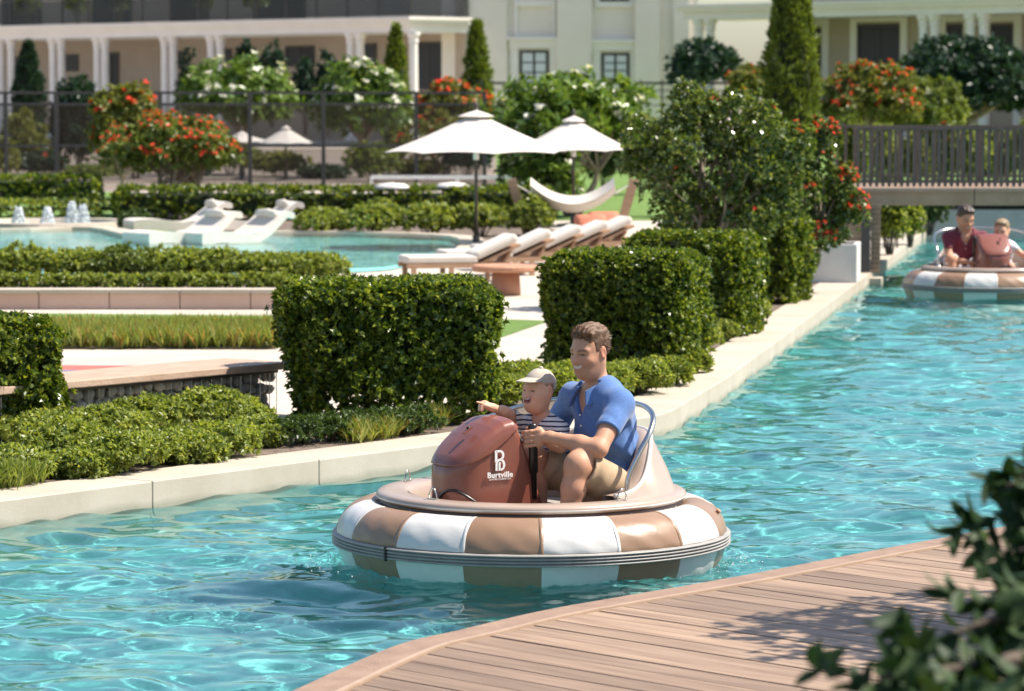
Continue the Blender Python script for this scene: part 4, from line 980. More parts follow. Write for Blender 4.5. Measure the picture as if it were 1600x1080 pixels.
c = at(1200, 474); hedge('clipped_hedge', 'tall shaggy hedge block under the red flowering tree', (c.x - .02, c.y + .3, GZ), (.72, .9, .86), R(-18), 1300, .05, .028, nper=8, rough=.05)
spots = [(10, 742, .28, .27), (95, 722, .30, .30), (180, 732, .27, .27), (70, 690, .30, .32), (165, 684, .28, .33), (255, 716, .28, .28), (330, 706, .27, .29), (235, 672, .28, .31), (330, 668, .28, .36), (395, 690, .20, .23), (370, 672, .24, .30), (300, 716, .18, .16), (120, 738, .2, .16)]
for i, (x_, y_, r_, h_) in enumerate(spots):
    p = at(x_, y_ + 10); mound('shrub', 'light green leafy shrub between the gabion bench and the canal coping', (p.x, p.y + .12, GZ), (r_, r_, h_ * .43 * rnd.uniform(.85, 1.4)), 760, .036, .015, 'shrub', 'light shrubs in front of the gabion bench', 10, lumps=11, spread=(15, 85))
for i, x_ in enumerate((428, 470, 512, 556, 600, 645)):
    p = at(x_, 700 - i * 4); mound('low_shrub', 'low shrub with hedge shade painted into its dark leaves at the foot of the big hedge block', (p.x, p.y + .1, GZ), (.17, .16, .11), 240, .034, .012, 'shrub_dark', 'shaded shrubs under the big hedge block', 9, lumps=7)  # dark leaf colour stands in for the shade the hedge casts
for i, (x_, y_, r_, h_) in enumerate(((775, 640, .22, .22), (815, 622, .24, .24), (862, 628, .24, .24), (905, 618, .24, .24), (950, 626, .24, .24), (998, 622, .24, .26), (1040, 610, .2, .22), (1072, 590, .16, .18))):
    p = at(x_, y_ - 6); mound('shrub', 'sunlit leafy shrub beside the path in front of the squared hedge blocks', (p.x, p.y + .05, GZ), (r_, r_, h_ * .62), 600, .045, .018, 'shrub', 'shrubs at the canal bend', 10, lumps=10, spread=(10, 70))
for i, (x_, y_, r_) in enumerate(((1122, 556, .15), (1098, 572, .15), (1196, 502, .13), (1150, 540, .12))):
    p = at(x_, y_ - 6); mound('low_shrub', 'small round shrub at the canal side foot of the squared hedge blocks', (p.x - .1, p.y, GZ), (r_, r_, r_ * 1.1), 260, .035, .014, 'shrub', 'small shrubs along the straight coping', 9, lumps=7)
for nm, pts, lab in (('grass_tuft', [(562 + 11 * i, 693 - 2.4 * i) for i in range(13)], 'strappy grass tufts between the big hedge block and the coping'), ('grass_edge', [(-60 + 9 * i, 772 - 1.2 * i) for i in range(13)], 'bright grass tufts at the coping below the cut off hedge')):
    P = np.concatenate([np.array([[*at(x_, y_)[:2], GZ]]) + rng.normal(0, .035, (9, 3)) * np.array([[1, 1, 0]]) for x_, y_ in pts])
    V, Q = sprigs(P, unit(np.array([[0, 0, 1.]]) + rng.normal(0, .2, P.shape)), 12, .15, .008, (3, 38), .1, droop=.25)
    tag(link(nm, mesh_np(nm, V, Q), M['strap'] if nm == 'grass_tuft' else M['shrub']), lab, 'grass', kind='stuff')
# glossy tree and red flowering tree by the bridge
tree_at(950, 1275, 118, 425, 33.0, 1105, 'glossy dark leaved tree with pale forking trunk behind the squared hedges', 'ficus_tree', 'ficus', .056, .03, 40, 84, ('red_petal', 20, .035), .05, 3, nper=9, clr=.22, inner=.45, zmin=-.9)
tree_at(1160, 1352, 172, 425, 35.5, 1245, 'red flowering tree hanging over the planter by the bridge', 'flowering_tree', 'ficus', .06, .026, 34, 80, ('red_petal', 260, .034, lambda T: (T[:, 0] > .0) & (T[:, 2] > .45)), .045, 2, nper=9, clr=.24, inner=.4, zmin=-.95)

# ------------------------------------------------------------------ planter, slatted pier, bridge
pl = empty('planter', at(1288, 442), R(-9), 'square white planter box beside the bridge pier', 'planter'); ph = .42
pw_ = .70
for n_, c_, d_ in (('side_panel', (0, 0, ph / 2), (pw_, .05, ph)), ('side_panel', (0, pw_, ph / 2), (pw_, .05, ph)), ('side_panel', (-pw_ / 2 + .025, pw_ / 2, ph / 2 - .001), (.05, pw_ - .052, ph)), ('side_panel', (pw_ / 2 - .025, pw_ / 2, ph / 2 - .001), (.05, pw_ - .052, ph))):
    MB().box(c_, d_).build(n_, M['white_render'], pl, bevel=.006)
MB().box((0, pw_ / 2, ph - .06), (pw_ - .1, pw_ - .1, .04)).build('soil', M['soil'], pl)
p = pl.location; P = np.array([p.x, p.y + .28, GZ + ph - .04]) + rng.uniform(-.22, .22, (60, 3)) * np.array([1, 1, 0])
mound('low_shrub', 'dense leafy shrub growing in the white planter', (p.x, p.y + .28, GZ + ph - .06), (.28, .27, .20), 420, .06, .02, 'shrub_dark', None, 9, lumps=8)
BRY = 40.0; bx0 = atY(1335, 320, BRY).x; zb0, zb1, zrl = zpix(321, BRY), zpix(297, BRY), zpix(201, BRY)
pier = empty('bridge_pier', (bx0 + .03, BRY - .5, GZ), R(-9), 'timber slatted pier with dark steel post holding the bridge end', 'pier')
for k in range(14): MB().box((-.26, .02, .03 + k * .056), (.52, .03, .05)).build('slat', M['slatwall'], pier)
MB().box((-.26, .05, .39), (.5, .02, .78)).build('backing', M['frame_dark'], pier)
MB().box((.05, .04, (zb0 - GZ) / 2), (.10, .12, zb0 - GZ)).build('post', M['dark_steel'], pier)
for k in range(14): MB().box((.16, .09, .03 + k * .056), (.11, .03, .05)).build('slat', M['slatwall'], pier)
MB().box((.16, .12, .39), (.1, .02, .78)).build('backing', M['frame_dark'], pier)
MB().box((.06, .06, -.10), (.36, .42, .10)).build('plinth', M['coping'], pier)
bx1 = 15.0; BW = 2.6
bd = empty('footbridge', (bx0, BRY, zb0), 0, 'timber footbridge with close set dark vertical railing slats', 'bridge'); bL = bx1 - bx0; bh = zb1 - zb0
MB().box((bL / 2, BW / 2, bh * .45), (bL, BW, bh * .5)).build('deck_slab', M['frame_dark'], bd)
nseg = 8
for s_ in (0, 1):
    yb = -.02 if s_ == 0 else BW + .02
    for i in range(nseg):
        L_ = bL / nseg
        MB().box((L_ * (i + .5), yb, bh * .45), (L_ - .012, .05, bh * .9)).build('fascia_board', M['fascia'], bd)
        MB().box((L_ * (i + .5), yb + (.05 if s_ == 0 else -.05), bh * .9 + .02), (L_ - .012, .2, .04)).build('edge_board', M['strip'], bd)
    rail_h = zrl - zb1
    MB().box((bL / 2, yb + .02, bh + rail_h), (bL, .07, .035)).build('handrail', M['slat'], bd)
    MB().box((bL / 2, yb + .02, bh + .10), (bL, .03, .03)).build('bottom_rail', M['slat'], bd)
    n_ = int(4.6 / (.072 if s_ == 0 else .11))
    for i in range(n_):
        MB().box((.04 + i * (.072 if s_ == 0 else .11), yb + .02, bh + rail_h / 2 + .02), (.036, .022, rail_h - .04)).build('baluster', M['slat'], bd)
    MB().box((bL * .65, yb + .02, bh + rail_h / 2 + .02), (bL * .68 - .1, .012, rail_h - .2)).build('side_screen', M['netting'], bd) if 0 else None
MB().box((bL - .3, BW / 2, -.3 - (zb0 - .6) / 2), (.6, BW, zb0 + .9)).build('abutment', M['white_render'], bd)
for i in range(int(BW / .14)): MB().box((bL / 2, .12 + i * .14, bh * .9 + .02), (bL - .1, .13, .03)).build('deck_board', M['deckwood'], bd) if .12 + i * .14 < BW - .12 else None
# end of the basin beyond the bridge
ew = empty('basin_wall', (10.2, 52, 0), 0, 'grey retaining wall with a dark slot closing the basin beyond the bridge', 'wall')
MB().box((0, .3, .22), (9, .6, .44)).build('wall_block', M['grey_pave'], ew)
MB().box((.5, .45, .49), (8, .3, .10)).build('slot', M['frame_dark'], ew)
MB().box((0, .5, .62), (9, 1.0, .16)).build('cap_stone', M['coping'], ew)
for i, (x0, x1, y0, y1, Y, mt) in enumerate(((1360, 1420, 318, 408, 44, 'shrub'), (1395, 1450, 330, 396, 47, 'shrub'), (1425, 1480, 312, 372, 51, 'shrub_dark'), (1368, 1420, 300, 380, 49, 'shrub_dark'), (1455, 1500, 300, 350, 57, 'shrub_dark'))):
    bush_at(x0, x1, y0, y1, Y, ['bright low shrub under the bridge beside the pier', 'bright low shrub farther under the bridge', 'dark shrub beyond the bridge at the basin corner', 'dark tall shrub right behind the bridge pier', 'dark shrub at the far end of the basin'][i], mat=mt, L=.07, W=.035, nsp=420)
for i in range(7):
    x_ = 1330 + i * 46; bush_at(x_ - 30, x_ + 34, 214 + (i % 3) * 10, 300, 60 + (i % 2) * 1.5, 'leafy shrub seen through the bridge railing', mat=('jatropha', 'shrub', 'olive')[i % 3], L=.11, W=.045, nsp=330, group='shrubs behind the bridge railing', flower=('red_petal', 14, .06) if i in (0, 3) else None)
for x_ in (1382, 1402): cypress('slender bright column shrub under the bridge', Vector((atY(x_, 350, 46).x, 46, GZ)), .62, .085, 240, .06, .02, group='column shrubs under the bridge')
# opposite bank, mostly outside the view
rb = sheet('right_bank', [(14.2, 24), (60, 24), (60, 61), (14.2, 61)], M['paving'], GZ)
# ------------------------------------------------------------------ soft bodies: distance fields turned into one skin
class Field:
    def __init__(s, lo, hi, h_):
        s.lo = np.array(lo, float); s.h = h_; s.n = np.ceil((np.array(hi) - s.lo) / h_).astype(int) + 1
        s.D = np.full(s.n, .5, np.float32)
    def region(s, blo, bhi):
        a = np.clip(np.floor((np.array(blo) - s.lo) / s.h).astype(int), 0, s.n); b = np.clip(np.ceil((np.array(bhi) - s.lo) / s.h).astype(int) + 1, 0, s.n)
        sl_ = tuple(slice(i, j) for i, j in zip(a, b))
        ax = [s.lo[k] + s.h * np.arange(a[k], b[k]) for k in range(3)]
        return sl_, ax
    def put(s, fn, blo, bhi, k=.02, mode='add'):
        sl_, (x, y, z) = s.region(blo, bhi)
        if min(len(x), len(y), len(z)) == 0: return
        P = np.stack(np.meshgrid(x, y, z, indexing='ij'), -1).astype(np.float32)
        d = fn(P).astype(np.float32); D = s.D[sl_]
        if mode == 'add':
            h_ = np.maximum(k - np.abs(D - d), 0) / k; s.D[sl_] = np.minimum(D, d) - h_ * h_ * k * .25
        elif mode == 'cut':
            h_ = np.maximum(k - np.abs(D + d), 0) / k; s.D[sl_] = np.maximum(D, -d) + h_ * h_ * k * .25
        elif mode == 'and': s.D[sl_] = np.maximum(D, d)
        elif mode == 'disp': s.D[sl_] = D + d
    def whole(s, fn, mode='and'): s.put(fn, s.lo, s.lo + s.h * s.n, mode=mode)
    def cap(s, a, b, ra, rb=None, k=.02, mode='add'):
        a = np.array(a, np.float32); b = np.array(b, np.float32); rb = ra if rb is None else rb; m_ = max(ra, rb) + k + s.h * 2
        ba = b - a; L2 = float(ba @ ba) + 1e-9
        def fn(P):
            t = np.clip((P - a) @ ba / L2, 0, 1); return np.linalg.norm(P - a - t[..., None] * ba, axis=-1) - (ra + (rb - ra) * t)
        s.put(fn, np.minimum(a, b) - m_, np.maximum(a, b) + m_, k, mode)
    def ell(s, c, r_, Fm=None, k=.02, mode='add'):
        c = np.array(c, np.float32); r_ = np.array(r_, np.float32); Fm = np.eye(3) if Fm is None else np.array(Fm); m_ = r_.max() + k + s.h * 2
        Fm = Fm.astype(np.float32)
        def fn(P):
            q = (P - c) @ Fm.T; k0 = np.linalg.norm(q / r_, axis=-1); k1 = np.linalg.norm(q / (r_ * r_), axis=-1) + 1e-6
            return k0 * (k0 - 1) / k1
        s.put(fn, c - m_, c + m_, k, mode)
    def mesh(s):
        D = s.D; S = D < 0
        c = [D[i:D.shape[0] - 1 + i, j:D.shape[1] - 1 + j, k:D.shape[2] - 1 + k] for i in (0, 1) for j in (0, 1) for k in (0, 1)]
        cnt = sum((q < 0).astype(np.int8) for q in c); act = (cnt > 0) & (cnt < 8); I = np.argwhere(act)
        vals = np.stack([q[act] for q in c], 1); offs = np.array([[i, j, k] for i in (0, 1) for j in (0, 1) for k in (0, 1)], float)
        acc = np.zeros((len(I), 3)); num = np.zeros(len(I))
        for a in range(8):
            for b in range(a + 1, 8):
                if np.abs(offs[a] - offs[b]).sum() != 1: continue
                va, vb = vals[:, a], vals[:, b]; m_ = (va < 0) != (vb < 0); t = np.where(m_, va / (va - vb + 1e-12), 0)
                acc += np.where(m_[:, None], offs[a] + (offs[b] - offs[a]) * t[:, None], 0); num += m_
        V = (I + acc / num[:, None]) * s.h + s.lo
        idx = np.full(act.shape, -1, np.int64); idx[tuple(I.T)] = np.arange(len(I)); Q = []
        for ax in range(3):
            o = [x for x in range(3) if x != ax]
            A = S[tuple(slice(0, -1) if q == ax else slice(None) for q in range(3))]; B = S[tuple(slice(1, None) if q == ax else slice(None) for q in range(3))]
            E_ = np.argwhere(A != B); fl_ = A[tuple(E_.T)]
            ok_ = (E_[:, o[0]] > 0) & (E_[:, o[1]] > 0) & (E_[:, o[0]] < act.shape[o[0]]) & (E_[:, o[1]] < act.shape[o[1]]); E_ = E_[ok_]; fl_ = fl_[ok_]
            def g(d0, d1):
                e = E_.copy(); e[:, o[0]] += d0; e[:, o[1]] += d1; return idx[tuple(e.T)]
            q = np.stack([g(-1, -1), g(0, -1), g(0, 0), g(-1, 0)], 1); flip = fl_ if ax != 1 else ~fl_
            q[~flip] = q[~flip][:, ::-1]; Q.append(q)
        Q = np.concatenate(Q); return V, Q[(Q >= 0).all(1)]
def skin_mesh(name, fld, base):
    V, Q = fld.mesh(); return mesh_np(name, V - np.array(base), Q, True), V
v3 = lambda *a: np.array(a, float)
def nrm(a): return np.array(a, float) / np.linalg.norm(a)
def wrinkle(P, f, amp, ax=(0, 0, 1)):
    u = P @ np.array(ax, np.float32)
    return amp * np.sin(u * f + 2.2 * np.sin(P[..., 0] * f * .31 + P[..., 1] * f * .23) + 1.7 * np.sin(P[..., 2] * f * .37 - P[..., 1] * f * .29))

def fist(fl_, axis_pt, wrist, s=1., sense=-1, thumb_up=True):
    """hand closed round an upright bar"""
    A = np.array(axis_pt, float); W_ = np.array(wrist, float); w_ = W_ - A; w_[2] = 0; a0 = math.atan2(w_[1], w_[0]); w_ = nrm(w_)
    pc = A + w_ * .046 * s
    fl_.cap(pc + v3(0, 0, .030 * s), pc - v3(0, 0, .032 * s), .021 * s, .019 * s, .012)
    fl_.cap(W_, pc, .026 * s, .024 * s, .02)
    for i in range(4):
        z = (.033 - i * .0215) * s; r0 = (.0100, .0105, .0100, .0088)[i] * s; R_ = .030 * s; ext = (150, 165, 160, 140)[i]
        pts = [A + v3(math.cos(a0 + sense * R(t)), math.sin(a0 + sense * R(t)), 0) * (R_ + (.013 * s if t < 60 else 0)) + v3(0, 0, z - .004 * s * j) for j, t in enumerate((20, 60, 110, ext))]
        for p_, q_ in zip(pts, pts[1:]): fl_.cap(p_, q_, r0, r0 * .93, .004)
    b = A + w_ * .035 * s + v3(0, 0, .034 * s)
    a1 = a0 - sense * R(55); m_ = A + v3(math.cos(a1), math.sin(a1), 0) * .030 * s + v3(0, 0, .046 * s); a2 = a0 - sense * R(130)
    e = A + v3(math.cos(a2), math.sin(a2), 0) * .028 * s + v3(0, 0, .036 * s)
    fl_.cap(b, m_, .013 * s, .0115 * s, .008); fl_.cap(m_, e, .0112 * s, .009 * s, .004)
def point_hand(fl_, wrist, d, up, s=1.):
    d = nrm(d); up = np.array(up, float); side = nrm(np.cross(d, up)); up = np.cross(side, d); W_ = np.array(wrist, float)
    fl_.cap(W_, W_ + d * .035 * s, .021 * s, .025 * s, .02); pc = W_ + d * .055 * s
    fl_.ell(pc, (.034 * s, .030 * s, .017 * s), np.stack([d, side, up]), .012)
    k = pc + d * .026 * s
    fl_.cap(k + up * .012 * s, k + up * .012 * s + d * .034 * s, .0088 * s, .008 * s, .004); fl_.cap(k + up * .012 * s + d * .034 * s, k + up * .013 * s + d * .062 * s, .008 * s, .0065 * s, .003)
    for i in range(3):
        o = k - up * (.004 + .014 * i) * s; c1 = o + d * (.018 - .002 * i) * s + side * .004 * s; c2 = c1 - d * .006 * s + side * .022 * s; c3 = c2 - d * .026 * s + side * .002 * s
        for p_, q_ in ((o, c1), (c1, c2), (c2, c3)): fl_.cap(p_, q_, .0085 * s, .008 * s, .003)
    t0 = W_ + d * .03 * s + up * .018 * s + side * .006 * s; t1 = t0 + d * .026 * s + up * .010 * s + side * .012 * s; t2 = t1 + d * .024 * s - up * .006 * s + side * .006 * s
    fl_.cap(t0, t1, .0105 * s, .0095 * s, .006); fl_.cap(t1, t2, .0092 * s, .008 * s, .003)
def rest_hand(fl_, wrist, d, dn, s=1., flip=1):
    d = nrm(d); dn = nrm(dn); side = nrm(np.cross(d, dn)) * flip; W_ = np.array(wrist, float)
    pc = W_ + d * .05 * s; fl_.cap(W_, pc, .022 * s, .022 * s, .015); fl_.ell(pc, (.042 * s, .038 * s, .015 * s), np.stack([d, side, nrm(np.cross(d, side))]), .012)
    for i in range(4):
        o = pc + d * .034 * s + side * (.027 - .018 * i) * s; l = (.030, .034, .032, .025)[i] * s
        m_ = o + d * l + dn * .008 * s; e = m_ + d * l * .6 + dn * .020 * s
        fl_.cap(o, m_, .0086 * s, .008 * s, .004); fl_.cap(m_, e, .008 * s, .0068 * s, .003)
    t0 = W_ + d * .028 * s + side * .026 * s; t1 = t0 + d * .03 * s + side * .020 * s + dn * .008 * s; t2 = t1 + d * .026 * s + dn * .008 * s
    fl_.cap(t0, t1, .011 * s, .0095 * s, .006); fl_.cap(t1, t2, .009 * s, .0078 * s, .003)

def person(label, J, pal, vox=.0055, boy=False, group=None):
    """J: joints in world space. one body mesh; hair, cap and clothing are its children's siblings under the person"""
    g = {k: (np.array(v, float) if k not in ('hands', 'H', 's') else v) for k, v in J.items()}
    s = g['s']; H = g['H']
    base = np.array([g['pelvis'][0], g['pelvis'][1], min(g['anL'][2], g['anR'][2]) - .05])
    root = empty('person', base, 0, label, 'person', group)
    allp = np.stack([v for k, v in g.items() if isinstance(v, np.ndarray) and k not in ('face', 'fwd', 'rollup')])
    lo, hi = allp.min(0) - .17, allp.max(0) + .2
    up = nrm(g['neck'] - g['pelvis']); l_ = nrm(g['shL'] - g['shR']); f_ = nrm(np.cross(l_, up)); f_ = f_ if f_ @ g['fwd'] > 0 else -f_
    T = np.stack([f_, l_, up])
    ff = nrm(g['face']); hu = nrm(v3(0, 0, 1) - ff * ff[2] + g.get('rollup', v3(0, 0, 0))); hu = nrm(hu - ff * (hu @ ff)); hl_ = np.cross(hu, ff); Fh = np.stack([ff, hl_, hu]); hc = g['head']
    hp = lambda a, b, c: hc + (ff * a + hl_ * b + hu * c) * H
    # ---- body
    B = Field(lo, hi, vox)
    chest = g['neck'] - up * .17 * s; belly = (g['pelvis'] * .6 + g['neck'] * .4)
    def torso(Fd, o):
        Fd.ell(chest + up * .01 * s, (.110 * s + o, .160 * s + o, .205 * s + o), T, .05); Fd.ell(belly, (.105 * s + o, .150 * s + o, .17 * s + o), T, .05)
        Fd.ell(g['pelvis'], (.115 * s + o, .168 * s + o, .12 * s + o), T, .05)
        Fd.cap(g['shL'] - l_ * .015 * s, g['shR'] + l_ * .015 * s, .058 * s + o, None, .05)
        Fd.cap(g['neck'] + up * .015 * s - l_ * .06 * s, g['neck'] + up * .015 * s + l_ * .06 * s, .045 * s + o, None, .05)
    torso(B, 0)
    B.cap(g['neck'] - up * .03 * s, hp(-.10, 0, -.22), .052 * s, .049 * s, .03)
    for sd in 'LR':
        B.cap(g['sh' + sd], g['el' + sd], .050 * s, .040 * s, .03)
        mid = g['el' + sd] * .62 + g['wr' + sd] * .38
        B.cap(g['el' + sd], mid, .040 * s, .042 * s, .02); B.cap(mid, g['wr' + sd], .041 * s, .026 * s, .02)
        B.cap(g['hip' + sd], g['kn' + sd], .085 * s, .056 * s, .04)
        B.ell(g['kn' + sd], (.058 * s, .056 * s, .062 * s), None, .03)
        mid = g['kn' + sd] * .68 + g['an' + sd] * .32
        B.cap(g['kn' + sd], mid, .055 * s, .057 * s, .02); B.cap(mid, g['an' + sd], .055 * s, .036 * s, .02)
        tw = nrm(v3(*(g['fwd'][:2]), 0)); B.cap(g['an' + sd] - v3(0, 0, .03 * s) - tw * .03 * s, g['an' + sd] - v3(0, 0, .035 * s) + tw * .15 * s, .038 * s, .03 * s, .02)
    for hnd in J['hands']: hnd[0](B, *hnd[1:])
    # head
    wide = 1.08 if boy else 1.0
    B.ell(hp(-.05, 0, .13), (.40 * H, .318 * H * wide, .365 * H), Fh, .02)
    B.ell(hp(.10, 0, -.14), (.285 * H, .238 * H * wide, .33 * H), Fh, .05)
    B.cap(hp(.215, -.045, -.395), hp(.215, .045, -.395), .078 * H, None, .05)
    for q in (-1, 1):
        B.cap(hp(-.04, q * .165 * wide, -.20), hp(.17, q * .07, -.415), .07 * H, .055 * H, .06)
        B.ell(hp(.235, q * .160, -.155), (.10 * H, .100 * H, .080 * H), Fh, .03)
        B.ell(hp(-.05, q * .335 * wide, -.03), (.080 * H, .040 * H, .130 * H), Fh, .010)
        B.ell(hp(-.045, q * .365 * wide, -.03), (.035 * H, .02 * H, .07 * H), Fh, .008, 'cut')
        B.ell(hp(.405, q * .140, -.018), (.065 * H, .080 * H, .044 * H), Fh, .022, 'cut')
        B.ell(hp(.292, q * .140, -.025), (.055 * H, .062 * H, .050 * H), Fh, .006)
        B.cap(hp(.345, q * .05, .050), hp(.295, q * .21, .05), .036 * H, .026 * H, .022)
    B.cap(hp(.350, 0, .01), hp(.482 if not boy else .425, 0, -.155), .028 * H, .046 * H, .016)
    for q in (-1, 1): B.ell(hp(.390, q * .045, -.165), (.035 * H, .032 * H, .028 * H), Fh, .012)
    sm = lambda l: -.288 + 2.6 * l * l
    for q in range(-5, 5):
        l0, l1 = q * .024, (q + 1) * .024
        fx = lambda l: .352 - 1.9 * l * l
        B.cap(hp(fx(l0) - .005, l0, sm(l0) + .033), hp(fx(l1) - .005, l1, sm(l1) + .033), .016 * H, None, .014)
        B.cap(hp(fx(l0) - .012, l0, sm(l0) - (.06 if boy else .045)), hp(fx(l1) - .012, l1, sm(l1) - (.06 if boy else .045)), .020 * H, None, .014)
    me, V = skin_mesh('body', B, base)
    q = (V - hc) @ Fh.T / H; a, b, c = q.T
    tone = np.tile(np.array(pal['skin']), (len(V), 1)).astype(np.float32); inhead = (np.abs(a) < .6) & (np.abs(b) < .45) & (np.abs(c) < .6)
    def paint(mask, colr, k=1.):
        m_ = (mask.astype(np.float32) * k)[:, None]; tone[:] = tone * (1 - m_) + np.array(colr) * m_
    sf = lambda d, e=.012: np.clip(.5 + d / e / 2, 0, 1)
    fr = inhead & (a > .10)
    cheek = np.exp(-(((np.abs(b) - .17) / .09) ** 2 + ((c + .15) / .09) ** 2)) * fr; tone[:] = tone * (1 - .22 * cheek[:, None]) + np.array(pal['flush']) * .22 * cheek[:, None]
    if not boy: paint(fr & (c < -.20) & (c > -.55), np.array(pal['skin']) * .66, .5)
    paint(inhead & (np.abs(b) > .30) & (a < .05) & (np.abs(c) < .16), pal['flush'], .35)
    eb = np.abs(b)
    paint(fr * sf(eb - .055, .03) * sf(.245 - eb, .04) * sf(.021 - np.abs(c - (.060 - 1.4 * (eb - .14) ** 2)), .02), pal['brow'], .75 if not boy else .4)
    ey = ((eb - .140) / .058) ** 2 + ((c + .026) / .018) ** 2
    paint(fr * sf(1.9 - ey, 1.2), np.array(pal['skin']) * .28, .85); paint(fr * sf(.55 - ey, .5), (.40, .35, .32), .55); paint(fr * sf(1 - ((eb - .145) / .028) ** 2 - ((c + .026) / .018) ** 2, .6), (.05, .03, .02))
    if not boy: paint(fr * sf(.012 - np.abs(np.hypot((eb - .02) / .9, (c + .25) * 1.0) - .165), .02) * (eb > .09) * (c < -.13) * (c > -.33), np.array(pal['skin']) * .5, .4)  # smile crease; its shade is painted into the skin tone
    mo = c - sm(np.clip(b, -.2, .2)); hw = .115 if not boy else .115
    opn = .029 if not boy else .058
    paint(fr * sf(hw + .022 - eb, .02) * sf(opn + .020 - np.abs(mo), .015), pal['lip'], .7)
    if boy: paint(fr * sf(hw * (1 - np.clip(-mo, 0, .1) * 3) - eb, .015) * sf(opn - np.abs(mo), .012), (.09, .015, .015)); paint(fr * sf(hw * .8 - eb, .012) * sf(.014 - np.abs(mo - opn + .014), .010), (.70, .67, .62)); paint(fr * sf(hw * .5 - eb, .02) * sf(.022 - np.abs(mo + opn - .02), .02), (.45, .12, .10), .8)
    else: paint(fr * sf(hw * (1 - np.clip(-mo, 0, .1) * 5) - eb, .012) * sf(opn * .85 - np.abs(mo), .010), (.60, .55, .49))
    ca = me.color_attributes.new('tone', 'FLOAT_COLOR', 'POINT'); ca.data.foreach_set('color', np.concatenate([tone, np.ones((len(V), 1))], 1).astype(np.float32).ravel())
    link('body', me, M['skin'], root)
    # ---- hair
    hlx = [(.60, .30), (.30, .305), (.235, .22), (.19, .10), (.13, -.02), (.055, -.05), (.02, .12), (-.06, .15), (-.13, .08), (-.18, -.08), (-.26, -.28), (-.6, -.34)][::-1]
    Fd = Field(hc - .72 * H, hc + .72 * H, vox * .8)
    Fd.ell(hp(-.055, 0, .135), (.412 * H, .340 * H * wide, .385 * H), Fh, .02)
    if not pal.get('cap'):
        Fd.ell(hp(.20, .03, .405), (.17 * H, .22 * H, .080 * H), Fh, .04); Fd.ell(hp(-.12, 0, .34), (.26 * H, .25 * H, .16 * H), Fh, .05)
    def hm_(P):
        q = (P - hc) @ Fh.T / H; return (np.interp(q[..., 0], [x for x, _ in hlx], [y for _, y in hlx]) - q[..., 2] + .012 * np.sin(q[..., 1] * 60) * .6) * H * .8
    Fd.whole(hm_)
    def hd(P):
        q = (P - hc) @ Fh.T / H; return .0042 * np.sin(q[..., 1] * 46 + 3 * np.sin(q[..., 0] * 9) + 2 * np.sin(q[..., 2] * 8)) * np.sin(q[..., 0] * 17 + q[..., 2] * 11) * (s if s > .7 else .7)
    if not pal.get('cap'): Fd.whole(hd, 'disp')
    else: Fd.whole(lambda P: ((P - hc) @ Fh.T / H)[..., 2] * H - .16 * H)
    mh, Vh = skin_mesh('hair', Fd, base); link('hair', mh, M[pal['hair']], root)
    if not pal.get('cap') and vox < .007:
        k = rng.choice(len(Vh), 5200); P = Vh[k]; qn = (P - hc) @ Fh.T; n_ = unit(P - hp(-.05, 0, .1)); 
        P = P[(n_ @ hu > -.6)]; n_ = unit(P - hp(-.05, 0, .1))
        A = unit(n_ * .10 - ff * .75 - hu * .35 + hl_ * .30 * np.sin(P @ hl_ * 40)[:, None] + rng.normal(0, .16, P.shape)); fq = ((P - hc) @ ff / H) > .2; A[fq] = unit(n_[fq] * .25 + ff * .25 + hu * .45 + hl_ * .5 + rng.normal(0, .2, A[fq].shape))
        V2, Q2 = sprigs(P - base - n_ * .003, A, 1, .019, .0017, (0, 8), 0, droop=.15)
        stuff(link('hair_strand', mesh_np('hair_strand', V2, Q2), M[pal['hair'] + '_strand'], root))
    if pal.get('cap'):
        C = Field(hc - .85 * H, hc + .85 * H, vox * .8)
        C.ell(hp(-.05, 0, .15), (.455 * H, .378 * H, .40 * H), Fh, .02)
        C.whole(lambda P: ((.175 + .30 * (((P - hc) @ ff) / H - .0) ** 2 * (((P - hc) @ ff) > 0) - .16 * (((P - hc) @ ff) < -.17 * H)) - (P - hc) @ hu / H) * H * .9)
        C.whole(lambda P: wrinkle(P - hc, 90, .0014, hl_), 'disp')
        mc, _ = skin_mesh('cap_crown', C, base); cap_o = link('cap', mc, M['cap'], root)
        C = Field(hc - .95 * H, hc + 1.0 * H, vox * .7)
        def brim(P):
            q = (P - hc) @ Fh.T / H; x, y, z = q[..., 0], q[..., 1], q[..., 2]
            r2 = np.hypot((x - .18) / .56, y / .36) - 1; zz = z - (.330 - .26 * np.clip(x - .25, 0, 1) - .75 * y * y)
            return np.maximum(np.maximum(r2 * .3, np.abs(zz) - .018), .20 - x) * H
        C.D[:] = .5; C.whole(brim, 'and'); C.D[:] = np.where(C.D >= .5, .5, C.D)
        C = Field(hc - .95 * H, hc + 1.0 * H, vox * .7); C.put(brim, C.lo, C.lo + C.h * C.n, .001)
        mb_, _ = skin_mesh('brim', C, base); link('brim', mb_, M['cap'], cap_o)
        MB().lathe([(0, .012), (.008, .011), (.012, .004), (.012, 0)], 10).build('button', M['cap'], cap_o, True, loc=tuple(hp(-.05, 0, .54) - base))
    # ---- shirt
    C = Field(lo, hi, vox); torso(C, .017 * s)
    wf = 62 / s
    for sd in 'LR':
        e = g['sh' + sd] * (1 - pal['sleeve']) + g['el' + sd] * pal['sleeve']
        C.cap(g['sh' + sd], e + nrm(e - g['sh' + sd]) * .03, .056 * s, .057 * s, .03)
